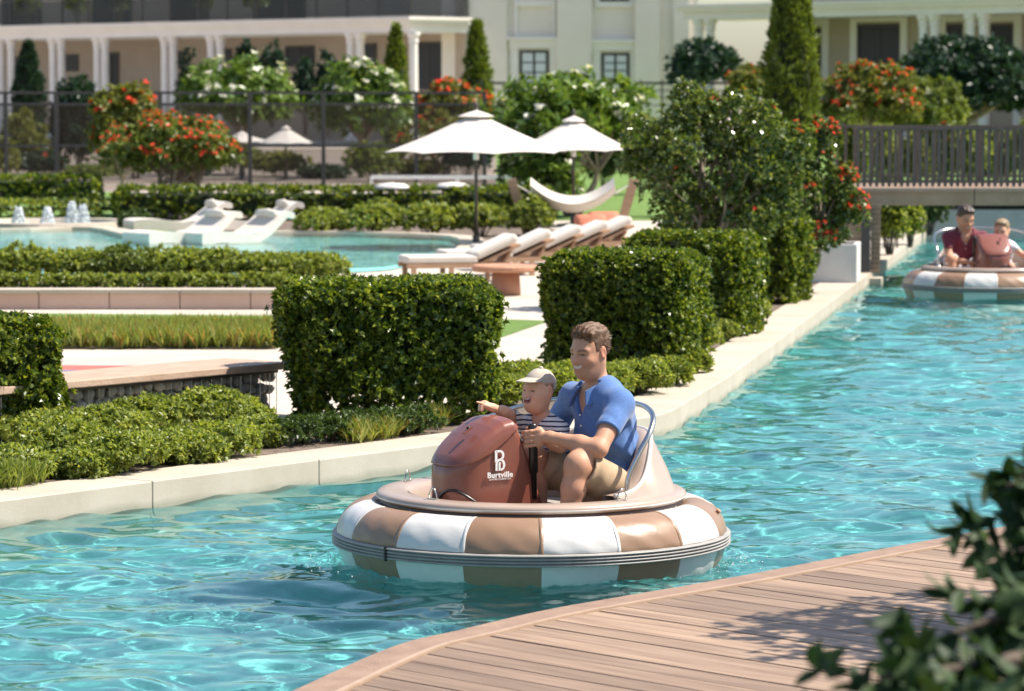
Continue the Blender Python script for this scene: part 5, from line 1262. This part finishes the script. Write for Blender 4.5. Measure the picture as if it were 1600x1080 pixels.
    C.whole(lambda P: (wrinkle(P - base, 30 / s, .0085 * s, T[2] * .8 + T[1] * .7) + wrinkle(P - base, 74 / s, .0030 * s, T[2] * .6 - T[0] * .8)) * np.clip(((g['neck'] - P) @ up.astype(np.float32)) / (.30 * s), .35, 1), 'disp')
    for sd in 'LR':
        e = g['sh' + sd] * (1 - pal['sleeve']) + g['el' + sd] * pal['sleeve']; ax = nrm(g['el' + sd] - g['sh' + sd]); far = e + ax * .2
        m_ = .12 * s
        C.put(lambda P: -((P - e) @ ax.astype(np.float32) - .0) , e - m_, e + ax * .06 + m_, .002, 'cutcap') if 0 else None
        def endcut(P, e=e, ax=ax): 
            d = P - e; t = d @ ax.astype(np.float32); rr = np.linalg.norm(d - t[..., None] * ax, axis=-1); return np.maximum(-t, rr - .085 * s)
        C.put(endcut, e - .13 * s, e + ax * .14 + .13 * s, .003, 'cut')
        C.cap(e + ax * .03, e - ax * .035, .047 * s, .044 * s, .004, 'cut')
    C.whole(lambda P: ((g['pelvis'] + up * pal['hem'] * s - P) @ up.astype(np.float32) + wrinkle(P, 40, .008)))
    C.cap(g['neck'] + up * .0 * s + f_ * .012 * s, g['neck'] + up * .2 * s + f_ * .03 * s, .064 * s, .085 * s, .01, 'cut')
    if pal.get('collar'):
        def vee(P):
            q = (P - g['neck']) @ T.T / s; return np.maximum(np.maximum(np.abs(q[..., 1]) - 0.058 * (1 + q[..., 2] / .105), .045 - q[..., 0]), q[..., 2] - .06) * s
        C.put(vee, g['neck'] - .2 * s, g['neck'] + .2 * s, .004, 'cut')
    else: C.cap(g['neck'] + up * .03 * s + f_ * .05 * s, g['neck'] - up * .005 * s + f_ * .09 * s, .045 * s, .03 * s, .01, 'cut')
    ms, Vs = skin_mesh('shirt', C, base); so = link('shirt', ms, M[pal['shirt']], root)
    if pal.get('collar'):
        C = Field(g['neck'] - .16 * s, g['neck'] + .16 * s, vox * .75)
        def collar(P):
            q = (P - g['neck'] - f_ * .012 * s) @ T.T; x, y, z = q[..., 0] / s, q[..., 1] / s, q[..., 2] / s
            rr = np.hypot(x * .92, y); ang = np.abs(np.arctan2(y, x))
            r0 = .076 + np.clip(.045 - z, 0, .1) * .55 + .02 * np.exp(-(ang / .6) ** 2)
            zt_ = .050 - .038 * np.exp(-(ang / .75) ** 2); zb_ = .006 - .050 * np.exp(-((ang - .62) / .40) ** 2)
            d = np.abs(rr - r0) - .0055
            return np.maximum(np.maximum(d, z - zt_), np.maximum(zb_ - z, (.46 + np.clip(.02 - z, 0, .1) * 1.5 - ang) * .09)) * s
        C.put(collar, C.lo, C.lo + C.h * C.n, .001); mcl, _ = skin_mesh('collar', C, base); link('collar', mcl, M[pal['shirt']], so)
        for k in range(2):
            p_ = chest + f_ * (.126 + .004 * k) * s + up * (.085 - k * .05) * s - base
            MB().lathe([(0, .003), (.0055, .003), (.0055, 0)], 10).build('button', M['net_white'], so, loc=tuple(p_)).rotation_euler = Vector(f_).to_track_quat('Z', 'Y').to_euler()
    else:
        C = Field(g['neck'] - .15 * s, g['neck'] + .15 * s, vox * .75); ctr = g['neck'] + f_ * .022 * s - up * .004 * s
        tu = nrm(up - f_ * .0 + f_ * .45); tf = nrm(f_ - tu * (f_ @ tu))
        def ring(P):
            d = P - ctr; z = d @ tu; r_ = np.hypot((d @ tf) / 1.12, d @ l_); return np.hypot((r_ - .080 * s), z * .75) - .0120 * s
        C.put(ring, C.lo, C.lo + C.h * C.n, .001); mcl, _ = skin_mesh('neck_band', C, base); link('neck_band', mcl, M[pal.get('band', 'navy')], so)
    if pal.get('pocket'):
        pc = chest + l_ * .062 * s - up * .055 * s + f_ * .140 * s - base
        MB().box((0, 0, 0), (.006, .055 * s, .06 * s), M=Matrix(T.tolist()).transposed()).build('pocket', M['navy'], so, loc=tuple(pc))
    # ---- shorts
    C = Field(lo, hi, vox)
    C.ell(g['pelvis'] - up * .005 * s, (.128 * s, .182 * s, .125 * s), T, .05)
    for sd in 'LR':
        e = g['hip' + sd] * (1 - pal['leg']) + g['kn' + sd] * pal['leg']; C.cap(g['hip' + sd], e + nrm(g['kn' + sd] - g['hip' + sd]) * .03, .100 * s, .086 * s, .04)
    C.whole(lambda P: wrinkle(P, 55 / s, .0036 * s, nrm(g['knL'] - g['hipL'])), 'disp')
    for sd in 'LR':
        e = g['hip' + sd] * (1 - pal['leg']) + g['kn' + sd] * pal['leg']; ax = nrm(g['kn' + sd] - g['hip' + sd])
        def endcut(P, e=e, ax=ax):
            d = P - e; t = d @ ax.astype(np.float32); rr = np.linalg.norm(d - t[..., None] * ax, axis=-1); return np.maximum(-t, rr - .12 * s)
        C.put(endcut, e - .2 * s, e + .2 * s, .003, 'cut'); C.cap(e + ax * .04, e - ax * .03, .071 * s, .073 * s, .004, 'cut')
    def waist(P):
        d = P - g['pelvis']; t = d @ up.astype(np.float32); rr = np.linalg.norm(d - t[..., None] * up, axis=-1); return np.maximum(.10 * s - t, rr - .19 * s)
    C.put(waist, g['pelvis'] - .3 * s, g['pelvis'] + .3 * s, .004, 'cut')
    msh, _ = skin_mesh('shorts', C, base); link('shorts', msh, M[pal['shorts']], root)
    return root

# ------------------------------------------------------------------ the bumper boat (local x = bow, y = port, z = 0 at the waterline)
def boat(loc, rz, label):
    r_ = empty('bumper_boat', loc, rz, label, 'boat')
    N = 16; off = R(2.6) - math.pi / 2 - R(210)
    up_p = smooth_path([(.700, .262, 0), (.735, .279, 0), (.785, .277, 0), (.845, .250, 0), (.885, .205, 0), (.905, .160, 0), (.908, .140, 0)], 3)
    lo_p = smooth_path([(.906, .084, 0), (.895, .04, 0), (.865, -.03, 0), (.80, -.09, 0), (.70, -.13, 0)], 3)
    for k in range(N):
        a0, a1 = off + 2 * math.pi * k / N, off + 2 * math.pi * (k + 1) / N; mt = M['brown_vinyl'] if k % 2 else M['white_vinyl']
        for pr, nm in ((up_p, 'tube_panel'), (lo_p, 'lower_tube_panel')):
            mb = MB(); n = 12; vs = []; fs = []; m_ = len(pr)
            for i in range(n + 1):
                g = i / n; t = a0 + (a1 - a0) * g; e = min(g, 1 - g) * n; puff = -.0012 if e < .5 else .0
                for q_, p in enumerate(pr):
                    rr = p.x + puff + .0018 * math.sin(t * 37 + p.y * 60); vs.append((rr * math.cos(t), rr * math.sin(t), p.y + (puff if p.y > .2 else 0)))
            for i in range(n): fs += [(i * m_ + j, i * m_ + j + 1, (i + 1) * m_ + j + 1, (i + 1) * m_ + j) for j in range(m_ - 1)]
            mb.add(vs, fs).build(nm, mt, r_, True)
    for k in range(N):
        a0 = off + 2 * math.pi * k / N; vs = []; fs = []; m_ = len(up_p)
        for q_ in (-.011, -.009, .009, .011):
            for p in up_p: e = .0007 if abs(q_) < .01 else -.003; vs.append(((p.x + e) * math.cos(a0 + q_), (p.x + e) * math.sin(a0 + q_), p.y + (e if p.y > .2 else 0)))
        for i in range(3): fs += [(i * m_ + j, i * m_ + j + 1, (i + 1) * m_ + j + 1, (i + 1) * m_ + j) for j in range(m_ - 1)]
        MB().add(vs, fs).build('weld_seam', M['white_vinyl'] if k % 2 else M['brown_vinyl'], r_, True)
    rr = [(.895, .142)]
    for k in range(4):
        z = .136 - k * .0142; rr += [(.914, z), (.925, z - .003), (.928, z - .0065), (.925, z - .010), (.912, z - .0128)]
    rr += [(.895, .078)]
    MB().lathe([(a, b) for a, b in rr], 120).build('rub_rail', M['rubber_rail'], r_, True)
    MB().box((.928 * math.cos(R(15)), .928 * math.sin(R(15)), .108), (.012, .010, .066), R(15)).build('rail_clip', M['black_plastic'], r_)
    MB().lathe([(.690, .255), (.706, .256), (.706, .292), (.69, .294)], 96).build('deck_band', M['gel_brown'], r_, True)
    MB().lathe([(.700, .290), (.716, .292), (.722, .303), (.718, .317), (.705, .326), (.67, .330), (.60, .328), (.572, .322), (.562, .305), (.552, .22), (.535, .12), (.50, .09), (0, .085)], 96).build('deck_moulding', M['gel_cream'], r_, True)
    MB().lathe([(.7215, .300), (.7245, .304), (.7215, .308)], 96).build('trim_bead', M['gel_pale'], r_, True)
    # moulded seat back rising round the stern
    vs = []; fs = []; n = 56; prof = None
    for i in range(n + 1):
        t = (i / n * 2 - 1); th = math.pi + t * R(80); h_ = .015 + .325 * (1 - min(1, abs(t) / .98) ** 3.0) ** 1.3 if abs(t) < .98 else .015
        h_ = .012 + .265 * (1 / (1 + math.exp((abs(t) - .62) * 11)) - .015)
        pf = [(.675, .318), (.668, .33), (.640 - .02 * h_, .33 + h_ * .35), (.600 - .10 * h_, .33 + h_ * .82), (.585 - .12 * h_, .33 + h_ * .96), (.560 - .14 * h_, .33 + h_), (.525 - .15 * h_, .33 + h_ * .95), (.500 - .10 * h_, .33 + h_ * .7), (.50, .33 + h_ * .3), (.51, .27), (.52, .20)]
        m_ = len(pf); vs += [(a * math.cos(th), a * math.sin(th), b) for a, b in pf]
    for i in range(n): fs += [(i * m_ + j, i * m_ + j + 1, (i + 1) * m_ + j + 1, (i + 1) * m_ + j) for j in range(m_ - 1)]
    sb_ = MB().add(vs, fs).build('seat_back', M['gel_cream'], r_, True)
    MB().tube([vs[i * m_ + 4] for i in range(n + 1)], .011, 8).build('seat_back_lip', M['gel_pale'], sb_, True)
    MB().lathe([(0, .235), (.46, .235), (.495, .225), (.50, .20), (.50, .10)], 40, (0, 0, 0), R(105), R(255)).build('seat', M['gel_pale'], r_, True)
    # steering console
    C = Field((-.05, -.27, .22), (.60, .27, .74), .006)
    ta = [-.2, .10, .15, .19, .24, .29, .35, .41, .46, .50, .9]; tz = [.61, .638, .662, .671, .662, .636, .594, .545, .500, .455, .2]
    def cons(P, o=0.):
        x, y, z = P[..., 0], P[..., 1], P[..., 2]
        top = (z - np.interp(x, ta, tz) - o) * .85 + .5 * y * y
        rear = ((.035 + (z - .3) * .36) - x) * .94 - o
        wy = .172 + .02 * np.clip((.5 - z), -.2, .3) - .0; side = np.abs(y) - wy - o
        px_ = np.maximum(x - .30, 0); nose = np.hypot(px_, np.maximum(np.abs(y) - .035, 0) * 1.30) - .195 - o
        def smx(a, b, k): h_ = np.maximum(k - np.abs(a - b), 0) / k; return np.maximum(a, b) + h_ * h_ * k * .25
        return smx(smx(smx(top, side, .05), nose, .05), rear, .045)
    lidz = lambda x: np.interp(x, [0, .10, .16, .24, .32, .40, .5, .6], [.70, .672, .632, .570, .515, .478, .458, .452])
    C.put(lambda P: cons(P), C.lo, C.lo + C.h * C.n, .001); C.whole(lambda P: .26 - P[..., 2])
    me, _ = skin_mesh('console', C, (0, 0, 0)); con = link('console', me, M['gel_terra'], r_)
    C = Field((-.05, -.28, .40), (.60, .28, .74), .005)
    C.put(lambda P: np.maximum(np.maximum(cons(P, .010), -cons(P, -.012)), (lidz(P[..., 0]) - P[..., 2]) * .85), C.lo, C.lo + C.h * C.n, .001)
    me, _ = skin_mesh('console_lid', C, (0, 0, 0)); lid = link('console_lid', me, M['gel_terra'], r_)
    MB().box((.37, .055, .622), (.05, .018, .010), M=Matrix.Rotation(R(34), 3, 'Y')).build('latch_plate', M['gel_terra'], lid)
    MB().tube([(.355, .055, .635), (.375, .055, .632)], .006, 8).build('latch', M['black_plastic'], lid, True)
    arch = [(.33 + .16 * math.cos(t), .165 * (1 if 1 else 0) + 0, .285 + .055 * math.sin(t)) for t in np.linspace(0, math.pi, 13)]
    arch = []
    for t in np.linspace(-1.0, .62, 15):
        a = t * .9 + .6; x_ = .30 + .198 * math.cos(a); y_ = .04 + .152 * math.sin(a); arch.append((x_, y_, .285 + .07 * max(0, math.cos((t + .19) / .82 * 1.5))))
    MB().tube(arch, .0065, 6).build('kick_trim', M['black_plastic'], con, True)
    # lettering on the port side of the console
    lg = empty_mesh_logo(con)
    # levers
    for sg in (1, -1):
        jb = Vector((.082, .163 * sg, .30)); jt = Vector((.092, .168 * sg, .648))
        o = MB().tube([jb, jb.lerp(jt, .35), jb.lerp(jt, .351), jb.lerp(jt, .97), jt], [.0155, .0155, .0215, .0215, .019], 14).build('lever', M['black_plastic'], r_, True)
    # grab rail round the seats
    path = smooth_path([(-.20, .525, .335), (-.205, .525, .42), (-.26, .53, .53), (-.325, .515, .615), (-.385, .45, .675), (-.44, .32, .705), (-.475, .15, .715), (-.475, -.15, .715), (-.42, -.38, .70), (-.28, -.52, .665), (-.08, -.575, .605), (.06, -.58, .56), (.13, -.575, .50), (.155, -.57, .42), (.16, -.57, .32)], 6)
    MB().tube(path, .0128, 12).build('grab_rail', M['chrome'], r_, True)
    for q_ in (path[0], path[-1]): MB().lathe([(0, .325), (.036, .325), (.036, .336), (.02, .345), (0, .345)], 16, (q_.x, q_.y, 0)).build('rail_foot', M['chrome'], r_, True)
    # mooring eyes, screws
    for deg in (16, 99, -55, 150, 205, 258):
        a = R(deg); c = Vector((math.cos(a) * .645, math.sin(a) * .645, .33)); tn = Vector((-math.sin(a), math.cos(a), 0))
        e = MB().tube([c + tn * .02 * math.cos(t) * (1.25 if math.sin(t) < .5 else 1) + Vector((0, 0, .052 * max(0, math.sin(t)) ** .6)) for t in np.linspace(0, math.pi, 12)], .0034, 7).build('mooring_eye', M['chrome'], r_, True)
        MB().box(c + Vector((0, 0, .0035)), (.016, .062, .006), a).build('eye_plate', M['chrome'], e)
    for k in range(12):
        a = R(k * 30 + 9); MB().lathe([(0, .0035), (.0045, .002), (.0055, 0)], 8).build('screw', M['chrome'], r_, loc=(.707 * math.cos(a), .707 * math.sin(a), .274)).rotation_euler = (0, R(90), a)
    a = R(143); o = MB().box((.872 * math.cos(a), .872 * math.sin(a), .235), (.012, .045, .02), M=Matrix.Rotation(a, 3, 'Z') @ Matrix.Rotation(R(-50), 3, 'Y')).build('valve_cover', M['terracotta'], r_, bevel=.003)
    return r_
def empty_mesh_logo(con):
    """white emblem and lettering, flat on the console side"""
    yb = .176
    def place(mb_v, mb_f, name):
        vs = [(.265 - u, yb + .0025 - .0 + (.02 * (.5 - w_) - .02 * (.5 - .45)) * 1.0, w_) for u, w_ in mb_v]
        n = len(vs); v2 = vs + [(a, b - .004, c) for a, b, c in vs]; f2 = list(mb_f) + [tuple(n + i for i in reversed(f)) for f in mb_f]
        me = bpy.data.meshes.new(name); me.from_pydata(v2, [], f2); bm = bmesh.new(); bm.from_mesh(me); bmesh.ops.recalc_face_normals(bm, faces=bm.faces); bm.to_mesh(me); bm.free()
        return link(name, me, M['logo'], con)
    def stroke(pts, wd):
        P = [Vector((a, b, 0)) for a, b in pts]; A, B_ = offset(P, wd / 2), offset(P, -wd / 2); n = len(P)
        return [(p.x, p.y) for p in A] + [(p.x, p.y) for p in B_], [(i, i + 1, n + i + 1, n + i) for i in range(n - 1)]
    V, Fc = [], []
    def add(vf):
        n = len(V); V.extend(vf[0]); Fc.extend(tuple(i + n for i in f) for f in vf[1])
    u0, z0, s_ = -.006, .442, .0058     # emblem origin (foot), unit
    cv = lambda L_: [(u0 + a * s_, z0 + b * s_) for a, b in L_]
    add(stroke(cv([(-3.2, 6.9), (-3.1, 16)]), s_ * 2.0))                       # upper stem
    top = [(-3.2, 15.4), (.4, 15.4)] + [(.4 + 3.0 * math.sin(t), 12.2 + 3.2 * math.cos(t)) for t in np.linspace(.15, math.pi * .92, 9)]
    add(stroke(cv(top), s_ * 1.7))
    add(stroke(cv([(-2.9, 0), (-2.9, 4.6)] + [(.6 - 3.5 * math.cos(t), 4.6 + 4.0 * math.sin(t)) for t in np.linspace(.15, math.pi, 13)] + [(4.0, 3.6), (3.3, 1.8), (1.8, .9), (.2, .75)]), s_ * 1.75))
    add(stroke(cv([(-.15, .0), (-.15, 4.6), (.5, 6.6)]), s_ * 1.7))
    place(V, Fc, 'emblem')
    def text(body, size, z, bold, sp=1., name='lettering'):
        cu = bpy.data.curves.new('t', 'FONT'); cu.body = body; cu.size = size; cu.align_x = 'CENTER'; cu.offset = bold; cu.space_character = sp; cu.resolution_u = 3
        to = bpy.data.objects.new('t', cu); col.objects.link(to); dg = bpy.context.evaluated_depsgraph_get(); tm_ = to.evaluated_get(dg).to_mesh()
        vv = [(v.co.x - .004, v.co.y + z) for v in tm_.vertices]; ff_ = [tuple(p.vertices) for p in tm_.polygons]
        to.evaluated_get(dg).to_mesh_clear(); bpy.data.objects.remove(to); place(vv, ff_, name)
    text('Burtville', .0365, .411, .0006, 1.08); text('DATELCOMOTES', .0105, .400, .0001, 1.55)
    return None

boat1 = boat((BX, BY, 0), R(210), 'brown and white ring boat carrying the man in blue and the pointing boy')
boat2 = copy_tree(boat1); boat2.location = (B2X, B2Y, 0); boat2.rotation_euler = (0, 0, R(-87)); boat2['label'] = 'brown and white ring boat by the bridge carrying the man in maroon'

# ------------------------------------------------------------------ people
def W1(x, y, z): return v3(BX + x, BY + y, z)
pal_man = dict(skin=(.54, .285, .18), flush=(.60, .21, .14), lip=(.42, .13, .10), brow=(.06, .035, .02), hair='hair_brown', shirt='denim_blue', shorts='khaki', sleeve=.60, hem=.02, leg=.90, collar=True)
lev = W1(-.012 + .003, -.183, .585)
face = nrm((-.70, -.70, -.10))
man = dict(s=1., H=.230, head=W1(.270, .0, .971), face=face, fwd=(-.8, -.6, 0), neck=W1(.318, .045, .772), shL=W1(.410, -.125, .733), shR=W1(.195, .215, .733),
           elL=W1(.305, -.315, .545), wrL=W1(.083, -.212, .588), elR=W1(.09, .33, .55), wrR=W1(.0, .16, .44), pelvis=W1(.395, .03, .315), hipL=W1(.45, -.13, .300), hipR=W1(.31, .13, .315),
           knL=W1(.210, -.330, .470), anL=W1(.15, -.36, .15), knR=W1(.01, .0, .465), anR=W1(.04, -.02, .15),
           hands=[(fist, lev, W1(.083, -.212, .588)), (rest_hand, W1(.0, .16, .44), (-.7, -.5, -.2), (0, 0, -1))])
person('man in a blue polo and khaki shorts gripping the boat lever and smiling', man, pal_man, .0046)
pal_boy = dict(skin=(.68, .385, .255), flush=(.72, .28, .20), lip=(.50, .16, .14), brow=(.28, .18, .10), hair='hair_fair', shirt='stripes', shorts='khaki', sleeve=.6, hem=.02, leg=.7, cap=True, pocket=True)
boyj = dict(s=.62, H=.181, head=W1(.034, .06, .784), face=nrm((-.70, -.70, .06)), fwd=(-.7, -.7, 0), neck=W1(.056, .085, .622), shL=W1(.135, .02, .600), shR=W1(-.018, .165, .602),
            elL=W1(.135, -.06, .525), wrL=W1(.05, -.11, .565), elR=W1(-.105, .075, .668), wrR=W1(-.180, -.03, .708), pelvis=W1(.085, .155, .385), hipL=W1(.07, .09, .375), hipR=W1(.03, .19, .375),
            knL=W1(-.06, .04, .40), anL=W1(-.02, .03, .20), knR=W1(-.09, .15, .40), anR=W1(-.06, .14, .20),
            hands=[(point_hand, W1(-.180, -.03, .708), (-.72, -.66, .22), (0, 0, 1), .72), (rest_hand, W1(.05, -.11, .565), (-.9, .1, -.1), (0, 0, -1), .7)])
person('laughing boy in a striped shirt and tan cap pointing ahead', boyj, pal_boy, .004, True)
def W2(x, y, z): return v3(B2X + x, B2Y + y, z)
pal2 = dict(pal_man, hair='hair_dark', shirt='maroon', shorts='white_tee', sleeve=.55)
man2 = dict(s=.98, H=.262, head=W2(-.235, .12, .835), face=nrm((.35, -.9, -.35)), fwd=(.15, -1, 0), neck=W2(-.235, .17, .665), shL=W2(-.045, .13, .625), shR=W2(-.425, .13, .625),
            elL=W2(.02, -.02, .42), wrL=W2(-.01, -.17, .40), elR=W2(-.42, -.03, .39), wrR=W2(-.235, -.16, .37), pelvis=W2(-.235, .27, .255), hipL=W2(-.15, .22, .25), hipR=W2(-.32, .22, .25),
            knL=W2(-.12, -.02, .36), anL=W2(-.13, -.05, .14), knR=W2(-.42, -.10, .40), anR=W2(-.38, -.12, .14),
            hands=[(rest_hand, W2(-.01, -.17, .40), (0, -1, 0), (0, 0, -1)), (rest_hand, W2(-.235, -.16, .37), (.7, -.6, 0), (0, 0, -1))])
person('man in a maroon polo bending over the console of the far boat', man2, pal2, .0085)
palb2 = dict(pal_boy, shirt='white_tee', shorts='maroon', cap=False, pocket=False, band='white_tee')
boy2 = dict(s=.70, H=.225, head=W2(.165, .16, .700), face=nrm((-.40, -.9, -.12)), fwd=(0, -1, 0), neck=W2(.165, .20, .560), shL=W2(.275, .17, .53), shR=W2(.055, .17, .53),
            elL=W2(.37, .12, .45), wrL=W2(.47, .02, .40), elR=W2(.02, .08, .42), wrR=W2(.06, -.03, .36), pelvis=W2(.17, .26, .27), hipL=W2(.22, .22, .26), hipR=W2(.12, .22, .26),
            knL=W2(.25, .02, .31), anL=W2(.25, .0, .14), knR=W2(.12, .02, .31), anR=W2(.12, .0, .14),
            hands=[(rest_hand, W2(.47, .02, .40), (.7, -.7, -.2), (0, 0, -1), .75), (rest_hand, W2(.06, -.03, .36), (-.2, -1, 0), (0, 0, -1), .75)])
person('fair haired boy in a white tee shirt seated in the far boat', boy2, palb2, .0085, True)

# ------------------------------------------------------------------ splash round the hull
mb = MB()
for k in range(150):
    a = rnd.choice((rnd.gauss(R(195), .22), rnd.gauss(R(345), .2))); d = .92 + abs(rnd.gauss(0, .09)); s_ = rnd.uniform(.0012, .0042)
    c = Vector((BX + math.cos(a) * d, BY + math.sin(a) * d, .004 + abs(rnd.gauss(0, .010)))); mb.tube([c - Vector((0, 0, s_)), c, c + Vector((0, 0, s_))], [s_ * .4, s_, s_ * .4], 5)
tag(mb.build('splash', M['spray'], None, True), 'fine water drops thrown up round the near boat', 'splash', kind='stuff')

# ------------------------------------------------------------------ tree leaning over the deck at the right
ft = empty('tree', (2.75, 6.9, DZ), 0, 'dark leafy tree overhanging the timber deck, out of focus', 'tree')
tk = MB().tube(smooth_path([(0, 0, -.03), (.05, .05, .6), (.0, .1, 1.5), (.1, .1, 2.6)], 5), [.09 - .0022 * i for i in range(16)], 12); tk.build('trunk', M['bark_dark'], ft, True)
lb = MB(); P = []; A = []
def branch(pts, n, spread_):
    q = smooth_path(pts, 6); lb.tube(q, [.022 * (1 - .8 * i / (len(q) - 1)) for i in range(len(q))], 6)
    for _ in range(n):
        f = rnd.uniform(.12, 1) ** .8; c = q[min(int(f * (len(q) - 1)), len(q) - 1)]
        P.append([c.x + rnd.gauss(0, spread_), c.y + rnd.gauss(0, spread_), c.z + rnd.gauss(0, spread_ * .75) - .03]); A.append([rnd.gauss(-.5, .5), rnd.gauss(0, .5), rnd.gauss(-.55, .4)])
def rel(pxx, pyy, Y): v = atY(pxx, pyy, Y); return (v.x - 2.75, v.y - 6.9, v.z - DZ)
branch([(.02, .1, 1.3), rel(1814, 760, 6.81), rel(1654, 740, 6.72), rel(1574, 760, 6.64)], 34, .06)
branch([(.02, .1, 1.1), rel(1834, 820, 6.56), rel(1674, 850, 6.48), rel(1594, 860, 6.40)], 38, .068)
branch([(.0, .1, .9), rel(1847, 930, 6.23), rel(1647, 940, 5.99), rel(1464, 1000, 5.90)], 64, .07)
branch([(.0, .05, .8), rel(1764, 1030, 5.90), rel(1544, 1040, 5.66), rel(1374, 1060, 5.58)], 84, .075)
branch([(.0, .05, .7), rel(1784, 1100, 5.66), rel(1584, 1110, 5.49), rel(1424, 1120, 5.41)], 84, .08)
branch([(.02, .1, 1.2), rel(1827, 900, 6.56), rel(1727, 930, 6.40), rel(1647, 990, 6.31)], 40, .07)
branch([(.02, .1, 1.6), rel(1834, 660, 6.89), rel(1734, 680, 6.81), rel(1644, 710, 6.72)], 60, .068)
for k in range(16):
    a = k * 2.4; e = Vector((.7 + math.cos(a) * rnd.uniform(.3, 1.1), .6 + math.sin(a) * rnd.uniform(.4, 1.5), rnd.uniform(1.7, 3.0)))
    branch([(.05, .1, 2.0 + .03 * k), (e * .55 + Vector((0, 0, .9))), e], 60, .13)
V, Q = sprigs(np.array(P), unit(np.array(A)), 8, .062, .028, (15, 70), .6, hexa=True, droop=.25)
stuff(link('crown', mesh_np('crown', V, Q), M['front_leaf'], ft)); lb.build('limb', M['bark_dark'], ft, True)

tree('tree', 'unseen tree added beside the deck so its crown shades the planks', (3.9, 13.1, DZ), (-.62, -.1, 2.1), (1.1, 1.0, .7), 30, 36, .075, .034, 'front_leaf', .07, 1, bark='bark_dark', nper=7, clr=.26, inner=.3, hexa=False)  # out of view, added to cast leaf shade on the deck
